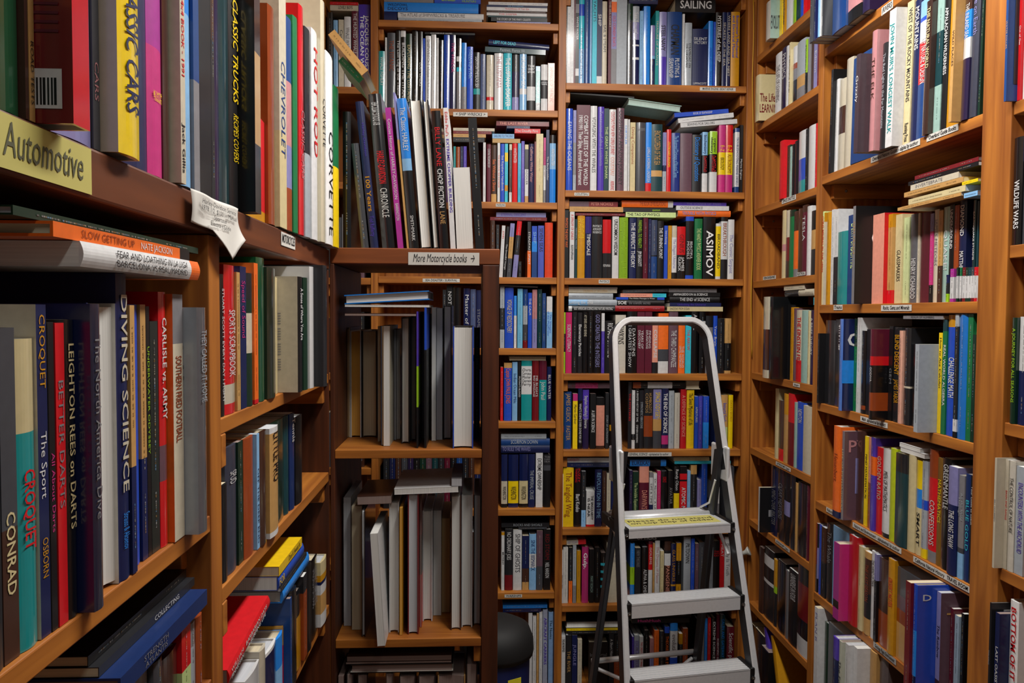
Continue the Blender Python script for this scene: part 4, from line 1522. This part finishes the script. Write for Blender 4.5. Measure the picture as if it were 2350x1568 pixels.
for n, b in enumerate(BOOKS):
    M = book_matrix(b); A, P, T = book_parts(b)
    if n < NIND:
        name = 'book'
        if (b['row'], b['px'][0]) == ('motorcycle shelf', 1093): name = 'portfolio_folder'; b['lab'] = 'tall black leather folder leaning at the right end of the motorcycle shelf'
        if (b['row'], b['px'][0]) == ('marine engine shelf', 1416): name = 'slipcase'; b['lab'] = 'wide pale grey slipcase with two screws on the marine engine shelf'
        e = bpy.data.objects.new(name, None); C.objects.link(e); e.matrix_world = M; e.empty_display_size = .02
        lab = describe(b); lab = re.sub(r'\s+', ' ', lab)
        labels.setdefault(lab, []).append(b)
        tag(e, lab, 'folder' if name == 'portfolio_folder' else 'slipcase' if name == 'slipcase' else 'book', 'books on the '+b['row'])
        b['ob'] = e
        link('cover', A.mesh('cover'), e); link('page_block', P.mesh('page_block'), e)
        for k_, g_ in enumerate(T): nm_ = 'title' if not k_ else 'lettering'; link(nm_, g_.mesh(nm_), e)
    else:
        for G in [A, P]+T:
            if not G.v: continue
            k = len(merged.v); merged.v += [tuple(M @ Vector(v)) for v in G.v]; merged.f += [tuple(k+i for i in f) for f in G.f]
            merged.c += G.c; merged.m += G.m; merged.sm += G.sm
o = link('books', merged.mesh('books'))
tag(o, 'the many smaller books filling the far shelves of every bookcase', 'books', None, 'stuff')
# labels that came out equal are told apart by their neighbours
used = set()
for lab, bs in labels.items():
    for b in bs:
        l2 = lab
        if len(bs) > 1:
            sib = b['sib']; i = b['idx']
            if b['horiz']:
                u = sorted(sib, key=lambda q: q['px'][2]); l2 = f"{cname(b)} book lying flat, {ORD[u.index(b)]} from the top, {b['row']}"
            else:
                a = cname(sib[i-1]) if i else 'end'; c = cname(sib[i+1]) if i+1 < len(sib) else 'end'
                l2 = lab.split(' on the ')[0].split(',')[0]+f", between {a} and {c} ones, {b['row']}"
        if l2 in used:
            u = b['sib']; l2 = f"{cname(b)} book, {ORD[b['idx']]} from the left on the {b['row']}"
        used.add(l2); b['ob']['label'] = ' '.join(l2.split()[:16])
# ------------------------------------------------------------------ bookcases
def case(name, label, loc):
    e = bpy.data.objects.new(name, None); C.objects.link(e); e.location = loc; e.empty_display_size = .05
    tag(e, label, 'bookcase'); return e
def pbox(name, a, b, m, e, bevel=.0015):
    return box(name, a, b, m, e, bevel, Matrix.Translation(-Vector(e.location)))
INK2 = plain('faded_ink', '#4a4a30', .7)
def sign(e, bay, x0, x1, ym, hpx, text, m=PAPER, bold=True, f=.86, name='shelf_label', front=0.0, lines=1):
    s0 = bay.hit(x0, ym, front)[0]; s1 = bay.hit(x1, ym, front)[0]; xm = (x0+x1)/2
    zt = bay.hit(xm, ym-hpx/2, front)[1]; zb = bay.hit(xm, ym+hpx/2, front)[1]
    tops = [z for B_ in BAYS if B_[0] == bay.axis for z in B_[4] if abs(z-.012-(zt+zb)/2) < .03]
    if tops and zt > min(tops, key=lambda z: abs(z-zt))-.0015: zt, zb = min(tops, key=lambda z: abs(z-zt))-.0015, zb-(zt-min(tops, key=lambda z: abs(z-zt))+.0015)
    w = s1-s0; h = zt-zb
    M = Matrix.Translation(-Vector(e.location)) @ bay.M(s0, zb, front+.0012)
    g = MB(); nx = 8
    for k in range(nx+1):                  # paper strip, slightly wavy
        y = .00015*math.sin(k*2.1+x0); g.v += [(w*k/nx, y, 0), (w*k/nx, y, h)]
    for k in range(nx): g.f.append((2*k, 2*k+2, 2*k+3, 2*k+1))
    o = g.build(name, m, e, M=M); so = o.modifiers.new('thick', 'SOLIDIFY'); so.thickness = .0004
    V, Fc = text_plane(text, w*f, h*.72, bold, .12)
    me = bpy.data.meshes.new('lettering'); me.from_pydata([(w*(1-f)/2+x, -.0005, h*.16+y) for x, y in V], [], Fc); me.update()
    link('lettering', me, o, INK if m is not OLDP else INK2)
    return o
# centre
cc = case('bookcase', 'tall pine bookcase on the back wall behind the ladder', (XF(1500), YB, 0))
pbox('side_panel', (XF(1277), YB-.004, 0), (XF(1294), YB+.27, 3.0), WZ, cc); pbox('side_panel', (XF(1704), YB-.004, 0), (XF(1723), YB+.27, 3.0), WZ, cc)
pbox('back_panel', (XF(1290), YB+.262, 0), (XF(1708), YB+.27, 3.0), WZ, cc, 0)
def shelves(e, xa, xb, ys, xm, mat=WX, d=.262, zs=None, cleat=True):
    out = []
    for y in ys:
        z = F.hit(xm, y)[1]; out.append(z)
        pbox('shelf', (xa, YB, z-TH), (xb, YB+d, z-.0006), mat, e)
        if cleat:
            for (p, q) in ((xa, xa+.019), (xb-.019, xb)): pbox('cleat', (p, YB+.02, z-TH-.045), (q, YB+d, z-TH-.0003), WY, e)
    return out
shelves(cc, XF(1294)+.0005, XF(1704)-.0005, (-24, 198, 441, 640, 857, 1030, 1208, 1382, 1576), 1500)
sign(cc, FE, 1606, 1688, 205, 8, 'MARINE ENGINE / BOAT REPAIR'); sign(cc, FE, 1318, 1352, 446, 7, 'COUSTEAU'); sign(cc, FE, 1374, 1399, 646, 8, 'PHYSICS')
sign(cc, FE, 1436, 1541, 1043, 9, 'GENERAL SCIENCE - alphabetical by author'); sign(cc, FE, 1438, 1524, 1223, 7, 'GENERAL SCIENCE - By author')
# left back
lc = case('bookcase', 'tall pine bookcase on the back wall with the shipwreck books', (XF(1060), YB, 0))
pbox('side_panel', (XF(852), YB-.004, 0), (XF(868), YB+.27, 3.0), WZ, lc); pbox('back_panel', (XF(868), YB+.262, 0), (XF(1276), YB+.27, 3.0), WZ, lc, 0)
shelves(lc, XF(868)+.0005, XF(1277)-.0005, (58, 256, 466, 637, 799, 966, 1165, 1355, 1580), 1200)
sign(lc, FE, 1040, 1119, 263, 10, '< SHIP WRECKS >'); sign(lc, FE, 1138, 1160, 471, 7, 'PADDLING'); sign(lc, FE, 970, 1055, 642, 8, 'SEA DISASTER / SURVIVAL'); sign(lc, FE, 1158, 1198, 1368, 7, 'WARSHIPS')
kc = case('bookcase', 'narrow pine bookcase in the left back corner with whale books', (XF(800), YB, 0))
pbox('side_panel', (XF(737), YB-.004, 0), (XF(745), YB+.27, 3.0), WZ, kc); pbox('back_panel', (XF(745), YB+.262, 0), (XF(851), YB+.27, 3.0), WZ, kc, 0)
shelves(kc, XF(745)+.0005, XF(852)-.0005, (203, 420, 638, 855, 1072, 1290), 800)
sign(kc, FE, 783, 824, 641, 7, 'FIELD GUIDES')
# right wall: narrow bay, wide bay, nearest bay
D_R = .262
def rcase(label, ya, yb, refs, th=TH):
    e = case('bookcase', label, (XR, (ya+yb)/2, 0))
    pbox('back_panel', (XR+D_R, min(ya, yb), 0), (XR+D_R+.008, max(ya, yb), 3.0), WZ, e, 0)
    for r in refs:
        z = RE.hit(*r)[1]
        pbox('shelf', (XR, ya+.0005, z-th), (XR+D_R, yb-.0005, z-.0006), WY, e)
        pbox('cleat', (XR+.03, yb-.0195, z-th-.045), (XR+D_R, yb-.0008, z-th-.0003), WX, e)
        pbox('cleat', (XR+.03, ya+.0008, z-th-.045), (XR+D_R, ya+.0195, z-th-.0003), WX, e)
        for yy in (yb-.0199,):
            mb = MB().lathe([(.0001, 0), (.0045, 0), (.0045, .0012), (.0018, .0018), (.0001, .001)], 12)
            o = mb.build('screw', SCREW, e, M=Matrix.Translation(-Vector(e.location)) @ Matrix.Translation((XR+.07, yy, z-th-.022)) @ Matrix.Rotation(math.pi/2, 4, 'X'))
    return e
rf = rcase('narrow pine bookcase in the right back corner beside the ladder', yB_, yA, ((1757, 112), (1762, 272), (1760, 470), (1755, 643), (1732, 856), (1742, 1036), (1746, 1210), (1737, 1400), (1735, 1600)))
pbox('side_panel', (XR-.0, yA, 0), (XR+D_R, yA+.02, 3.0), WZ, rf); pbox('corner_post', (XF(1723)+.001, YB-.012, 0), (XR-.001, YB+.03, 3.0), WZ, rf)
pbox('side_panel', (XR-.002, yC, 0), (XR+D_R, yB_, 3.0), WZ, rf)
sign(rf, RE, 1795, 1827, 456, 11, 'SPACE SHUTTLE'); sign(rf, RE, 1752, 1781, 636, 8, 'SCIENCE BIOGRAPHIES'); sign(rf, RE, 1830, 1849, 627, 8, 'ELECTRICAL'); sign(rf, RE, 1821, 1836, 884, 8, 'Atom')
sign(rf, RE, 1781, 1815, 1071, 8, 'ASTRONOMY | Space'); sign(rf, RE, 1780, 1813, 1241, 8, 'ASTRONOMY | Space')
rn = rcase('wide pine bookcase on the right wall with nature and mathematics books', yD, yC, ((1905, 102), (1881, 407), (1872, 700), (1908, 932), (1882, 1154), (1895, 1380), (1868, 1600)))
sign(rn, RE, 2024, 2050, 18, 18, '(RIVERS)'); sign(rn, RE, 2000, 2112, 341, 14, 'Overland Nature Guides - alpha by author', f=.93); sign(rn, RE, 2128, 2200, 304, 15, 'Overland Guide Books')
sign(rn, RE, 1914, 1934, 706, 12, 'Trains'); sign(rn, RE, 2023, 2093, 707, 14, 'Rocks, Gems and Minerals'); sign(rn, RE, 1975, 2038, 969, 12, 'Math  alphabetical by subject')
sign(rn, RE, 1897, 1932, 1172, 11, 'Robotics and A.I.'); sign(rn, RE, 1957, 2070, 1235, 12, 'Nature and Environment - alphabetical by author', f=.93); sign(rn, RE, 2096, 2228, 1319, 14, 'California Natural History   TRAVEL ROOM', f=.93)
sign(rn, RE, 2005, 2058, 1487, 13, 'Geology Pages Environment', TAPE)
rr = rcase('nearest pine bookcase on the right wall at the photo edge', .75, yE, ((2320, 237), (2320, 563), (2300, 968), (2283, 1296), (2262, 1640)))
pbox('side_panel', (XR-.004, yE, 0), (XR+D_R, yD, 3.0), WZ, rr); pbox('side_panel', (XR-.004, .72, 0), (XR+D_R, .75, 3.0), WZ, rr)
# left wall
D_L = .27
la = case('bookcase', 'near pine bookcase on the left wall under the automotive books', (XL, .35, 0))
pbox('side_panel', (XL-D_L, yP0, 0), (XL, yP1, zA-THA-.001), WZ, la); pbox('side_panel', (XL-D_L, -.4, 0), (XL, -.37, zA-THA-.001), WZ, la)
pbox('back_panel', (XL-D_L-.008, -.4, 0), (XL-D_L, yP1, 3.0), WZ, la, 0)
zD = LE.hit(457, 1203)[1]
for z in (zD, LE.hit(457, 1600)[1]):
    pbox('shelf', (XL-D_L, -.37, z-TL), (XL-.001, yP0-.0005, z-.0006), WY, la)
    pbox('cleat', (XL-D_L, yP0-.02, z-TL-.045), (XL-.03, yP0-.001, z-TL-.0003), WX, la)
lb = case('bookcase', 'second pine bookcase on the left wall with the sports books', (XL, 1.4, 0))
pbox('back_panel', (XL-D_L-.008, yP1, 0), (XL-D_L, YM+.3, 3.0), WZ, lb, 0)
for r in ((505, 962), (632, 1218), (700, 1500)):
    z = LE.hit(*r)[1]; pbox('shelf', (XL-D_L, yP1+.0005, z-TL), (XL-.001, yQ-.001, z-.0006), WY, lb)
    pbox('cleat', (XL-D_L, yQ-.022, z-TL-.045), (XL-.01, yQ-.001, z-TL-.0003), WX, lb)
    pbox('cleat', (XL-D_L, yP1+.001, z-TL-.045), (XL+.0, yP1+.02, z-TL-.0003), WX, lb)
pbox('side_panel', (XL-D_L, yQ, 0), (XL-.001, YM-.001, zA-THA-.001), DZ, lb)
au = case('wall_shelf', 'thick dark-stained shelf carrying the automotive books along the left wall', (XL, .7, zA-THA)); au['category'] = 'shelf'
pbox('board', (XL-D_L+.0006, -.4, zA-THA), (XL, YM-.001, zA-.0006), DY, au, .003)
sign(au, LE, -30, 206, 352, 118, 'Automotive', OLDP, False, .78, 'sign'); sign(au, LE, 644, 676, 553, 30, 'MOTORCYCLES', PAPER, True, .9, 'sign')
# motorcycle unit
mc = case('shelving_unit', 'dark-stained free standing unit ending the left row under the motorcycle books', (XF(950, YM), YM, 0))
DM = .42
pbox('top_board', (XL+.001, YM, zT-.037), (xm2, YM+DM, zT-.0006), DX, mc, .002)
pbox('side_panel', (XL+.0005, YM, 0), (xm0, YM+DM, zT-.038), DZ, mc); pbox('side_panel', (xm1, YM, 0), (xm2-.001, YM+DM, zT-.038), DZ, mc)
for z in (ZM1, ZM2, ZM3):
    pbox('shelf', (xm0+.0005, YM, z-.021), (xm1-.0005, YM+DM, z-.0006), WX, mc)
    pbox('cleat', (xm1-.018, YM+.01, z-.062), (xm1-.0008, YM+DM, z-.0213), WY, mc)
sign(mc, ME, 937, 1100, 592, 29, 'More Motorcycle books  \u2192', PAPER, False, .86, 'sign')
# ------------------------------------------------------------------ room
def struct(name, a, b, m):
    o = box(name, a, b, m, None, 0); o['kind'] = 'structure'; return o
PLAST = plain('painted_plaster', '#9a8f7c', .9, .2, 0, .2, .05, 8)
struct('floor', (-.9, -1.6, -.05), (1.7, 3.6, 0), wood('floor_boards', '#4a2f1a', '#6d4a2a', (1, 14, 1), .5, False))
struct('ceiling', (-.9, -1.6, 3.1), (1.7, 3.6, 3.15), plain('ceiling_paint', '#b5b0a4', .9, .2, 0, .1, .04, 8))
struct('wall_back', (-.9, YB+.275, 0), (1.7, YB+.36, 3.1), PLAST)
struct('wall_left', (XL-D_L-.09, -1.6, 0), (XL-D_L-.012, YB+.27, 3.1), PLAST)
struct('wall_right', (XR+D_R+.012, -1.6, 0), (XR+D_R+.09, YB+.27, 3.1), PLAST)
# ------------------------------------------------------------------ ladder
ph = math.radians(9.5); LM = Matrix.Translation((.712, 2.250, 0)) @ Matrix.Rotation(ph, 4, 'Z')
ld = bpy.data.objects.new('step_ladder', None); C.objects.link(ld); ld.matrix_world = LM
tag(ld, 'silver aluminium folding step ladder with black fittings in front of the back bookcase', 'ladder')
yf = lambda z: .246*z; hw = lambda z: .240-.041*z
sec = (.02, .05)
zt_ = 1.55
pts = [(-hw(0), yf(0), .02), (-hw(zt_), yf(zt_), zt_)]
arc = []
for k in range(1, 9):
    a = math.pi-k*math.pi/18; arc.append((-hw(zt_)+.075+.075*math.cos(a), .075*math.sin(a)))
for k in range(1, 9): arc.append((hw(zt_)-.075+.075*math.cos(math.pi/2-k*math.pi/18), .075*math.sin(math.pi/2-k*math.pi/18)))
# one bent rail: left foot, over the top, right foot
rail = [Vector((-hw(z), yf(z), z)) for z in (.02, .5, 1.0, zt_)]
rail += [Vector((x, yf(zt_+dz), zt_+dz)) for x, dz in arc]
rail += [Vector((hw(z), yf(z), z)) for z in (zt_, 1.0, .5, .02)]
def sweep_rail(P, w, d, m, name, parent):
    # rectangular tube kept square to the ladder frame
    g = MB(); n = len(P); nrm = Vector((0, -1, .246)).normalized()
    c = .0035; prof = [(w/2-c, d/2), (-w/2+c, d/2), (-w/2, d/2-c), (-w/2, -d/2+c), (-w/2+c, -d/2), (w/2-c, -d/2), (w/2, -d/2+c), (w/2, d/2-c)]
    for k, p in enumerate(P):
        t = (P[min(k+1, n-1)]-P[max(k-1, 0)]).normalized(); side = t.cross(nrm).normalized()
        for a, b in prof: g.v.append(tuple(p+side*a+nrm*b))
    for k in range(n-1):
        for j in range(8): a = k*8+j; b = k*8+(j+1) % 8; g.f.append((a, b, b+8, a+8))
    g.f += [tuple(range(8))[::-1], tuple((n-1)*8+j for j in range(8))]
    o = g.build(name, m, parent); o.data.materials.append(ALU_SHADE)      # dark reflections on the rail flanks, painted in as a second material
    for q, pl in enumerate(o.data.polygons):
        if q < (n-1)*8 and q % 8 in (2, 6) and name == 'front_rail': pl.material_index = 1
    return o
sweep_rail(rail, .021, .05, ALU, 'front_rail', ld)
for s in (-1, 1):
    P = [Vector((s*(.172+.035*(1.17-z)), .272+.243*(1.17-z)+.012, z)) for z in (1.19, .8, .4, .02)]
    sweep_rail(P, .018, .04, ALU_SHADE, 'rear_leg', ld)  # rear legs wear the painted-in dark reflection all over
    MB().box((-.016, -.03, 0), (.016, .03, .035)).build('foot', BLK, ld, .004, M=Matrix.Translation((s*hw(0), yf(0), 0)))
    MB().box((-.016, -.026, 0), (.016, .026, .035)).build('foot', BLK, ld, .004, M=Matrix.Translation((s*.213, .565, 0)))
    MB().box((-.006, -.07, -.05), (.006, .05, .07)).build('hinge_plate', BLK if 0 else ALU, ld, .006, M=Matrix.Translation((s*(hw(1.13)-.004), yf(1.13)+.035, 1.13)))
    MB().tube([(s*.185, yf(.84)+.02, .84), (s*.19, .36, .95)], .006).build('brace', ALU, ld)
    pbx = MB().tube([(s*.166, yf(1.06)+.03, 1.08), (s*.168, yf(.96)+.1, .99), (s*.172, yf(.9)+.19, .955)], .004); pbx.build('stay_wire', ALU, ld)
for zz, yy in ((.38, .51), (.95, .345)):
    hwid = .172+.035*(1.17-zz)
    MB().tube([(-hwid, yy, zz), (hwid, yy, zz)], .010, 14).build('crossbar', ALU, ld, smooth=True)
MB().tube([(-.19, .50, .36), (.0, .44, .28)], .007).build('brace', ALU, ld); MB().tube([(.19, .50, .36), (.0, .44, .28)], .007).build('brace', ALU, ld)
for zz, dep in ((.95, .225), (.725, .085), (.505, .085), (.285, .085), (.065, .085)):
    y0 = yf(zz)-.028; w2 = hw(zz)-.0105; th = .03 if dep > .1 else .045
    st = MB(); st.box((-w2, y0, zz-th), (w2, y0+.004, zz)); st.box((-w2, y0+dep-.004, zz-th*.7), (w2, y0+dep, zz)); st.box((-w2, y0, zz-.006), (w2, y0+dep, zz-.003))
    n = int(dep/.0125)
    for k in range(n): st.box((-w2, y0+k*dep/n+.0015, zz-.003), (w2, y0+(k+1)*dep/n-.0015, zz))
    t = st.build('tread', ALU, ld)
    for s in (-1, 1):
        MB().box((-.008, 0, -th-.004), (.008, dep+.006, .004)).build('end_cap', BLK, t, .003, M=Matrix.Translation((s*(w2-.003), y0-.003, zz)))
        MB().lathe([(.0001, 0), (.006, 0), (.006, .002), (.002, .003), (.0001, .0015)], 14).build('rivet', SCREW, t, M=Matrix.Translation((s*(w2-.002), y0-.004, zz-th*.6)) @ Matrix.Rotation(math.pi/2, 4, 'X'))
    if dep > .1:
        nt = box('notice', (-w2+.03, y0+.03, zz+.0002), (w2-.03, y0+.115, zz+.0012), OLDP, t, 0)
        V, Fc = text_plane('Please do not stand+on top step of ladder', 2*w2-.08, .05)
        me = bpy.data.meshes.new('lettering'); me.from_pydata([(-w2+.04+x, y0+.048+y, zz+.0016) for x, y in V], [], Fc); link('lettering', me, t, INK)
# ------------------------------------------------------------------ small things
def bmatX(bay, px, py, p=0): s, z = bay.hit(px, py, p); return bay.M(s, z, p)
# hand-written sheet taped under the automotive shelf edge
hs = bpy.data.objects.new('handwritten_note', None); C.objects.link(hs)
s0, zt = LE.hit(431, 432, .004); s1 = LE.hit(540, 470, .004)[0]; zb = LE.hit(515, 598, .004)[1]
hs.matrix_world = LE.M(s0, zt, .004)
tag(hs, 'torn white handwritten paper sheet taped hanging from the dark automotive shelf', 'note')
w = s1-s0; hgt = zt-zb; g = MB(); nx, nz = 14, 14
def lowedge(u): return (.52+.08*u if u < .35 else .55+(u-.35)*1.2) if u < .72 else (1.0-(u-.72)*1.5)
for i in range(nx+1):
    u = i/nx; L_ = lowedge(u)*hgt
    for j in range(nz+1): v = j/nz; g.v.append((u*w, -.003-.012*v*v*u-.002*math.sin(u*9+v*3), -v*L_))
for i in range(nx):
    for j in range(nz): a = i*(nz+1)+j; g.f.append((a, a+1, a+nz+2, a+nz+1))
o = g.build('paper', PAPER, hs, smooth=True); so = o.modifiers.new('t', 'SOLIDIFY'); so.thickness = .0003
V, Fc = text_plane('Harley-Davidson Service+1978 1/2  $100     Manual+Sportster + Electra - Glide', w*.86, hgt*.42, False, .25)
V2 = [(w*.07+x, -.0045-.012*((-(y-hgt*.48))/hgt)**2*(x/w)-.0035, -hgt*.5+y) for x, y in V]
me = bpy.data.meshes.new('handwriting'); me.from_pydata(V2, [], Fc); link('handwriting', me, hs, INK)
# white cup on the post right of the ladder
kn = MB().lathe([(.004, 0), (.008, .004), (.009, .02), (.016, .03), (.019, .036), (.016, .037), (.0001, .034)], 28).build('wall_bumper', plain('white_plastic', '#b9bab4', .4), None, smooth=True, M=Matrix.Translation(atY(1700, 1272, YB-.019)) @ Matrix.Rotation(math.radians(62), 4, 'Y') @ Matrix.Rotation(math.radians(20), 4, 'X'))
tag(kn, 'small white plastic cup fixed to the post right of the ladder', 'bumper')
# yellow cord down the corner trim
pts = [atY(1729-.006*y+1.2*math.sin(y/40), y, YB-.0165) for y in range(0, 840, 20)]
cd = MB().tube(pts, .0022, 8).build('cord', plain('yellow_cord', '#b88616', .6), None, smooth=True); tag(cd, 'thin yellow cord running down the right back corner post', 'cord')
# lidded bin beside the dark unit
bc = atY(1140, 1500, 2.45); bx, by = bc.x, 2.45
bn = bpy.data.objects.new('lidded_bin', None); C.objects.link(bn); bn.location = (bx, by, 0)
tag(bn, 'dark blue bin with rounded black lid and yellow notice behind the dark unit', 'bin')
ztop = atY(1140, 1420, by).z
MB().lathe([(.085, 0), (.10, .01), (.108, ztop-.12), (.104, ztop-.11)], 40).build('body', plain('navy_plastic', '#101c4a', .4), bn, smooth=True)
MB().lathe([(.118, ztop-.11), (.121, ztop-.095), (.119, ztop-.06), (.105, ztop-.025), (.07, ztop-.006), (.0001, ztop)], 40).build('lid', plain('matte_black_lid', '#0a0a0b', .7), bn, smooth=True)
Mn = Matrix.Rotation(math.radians(28), 4, 'Z') @ Matrix.Translation((0, -.1095, ztop-.285))
nt = MB().box((-.022, -.001, 0), (.026, .0, .13)).build('notice', plain('yellow_notice', '#d8cc28', .6), bn, M=Mn)
gb = MB()
for k in range(11): gb.box((-.018, -.0016, .115-k*.0095), (-.018+.036*(.6 if k in (0, 10) else .95-.1*(k % 3)), -.0011, .1172-k*.0095))
gb.build('printed_lines', INK, nt)
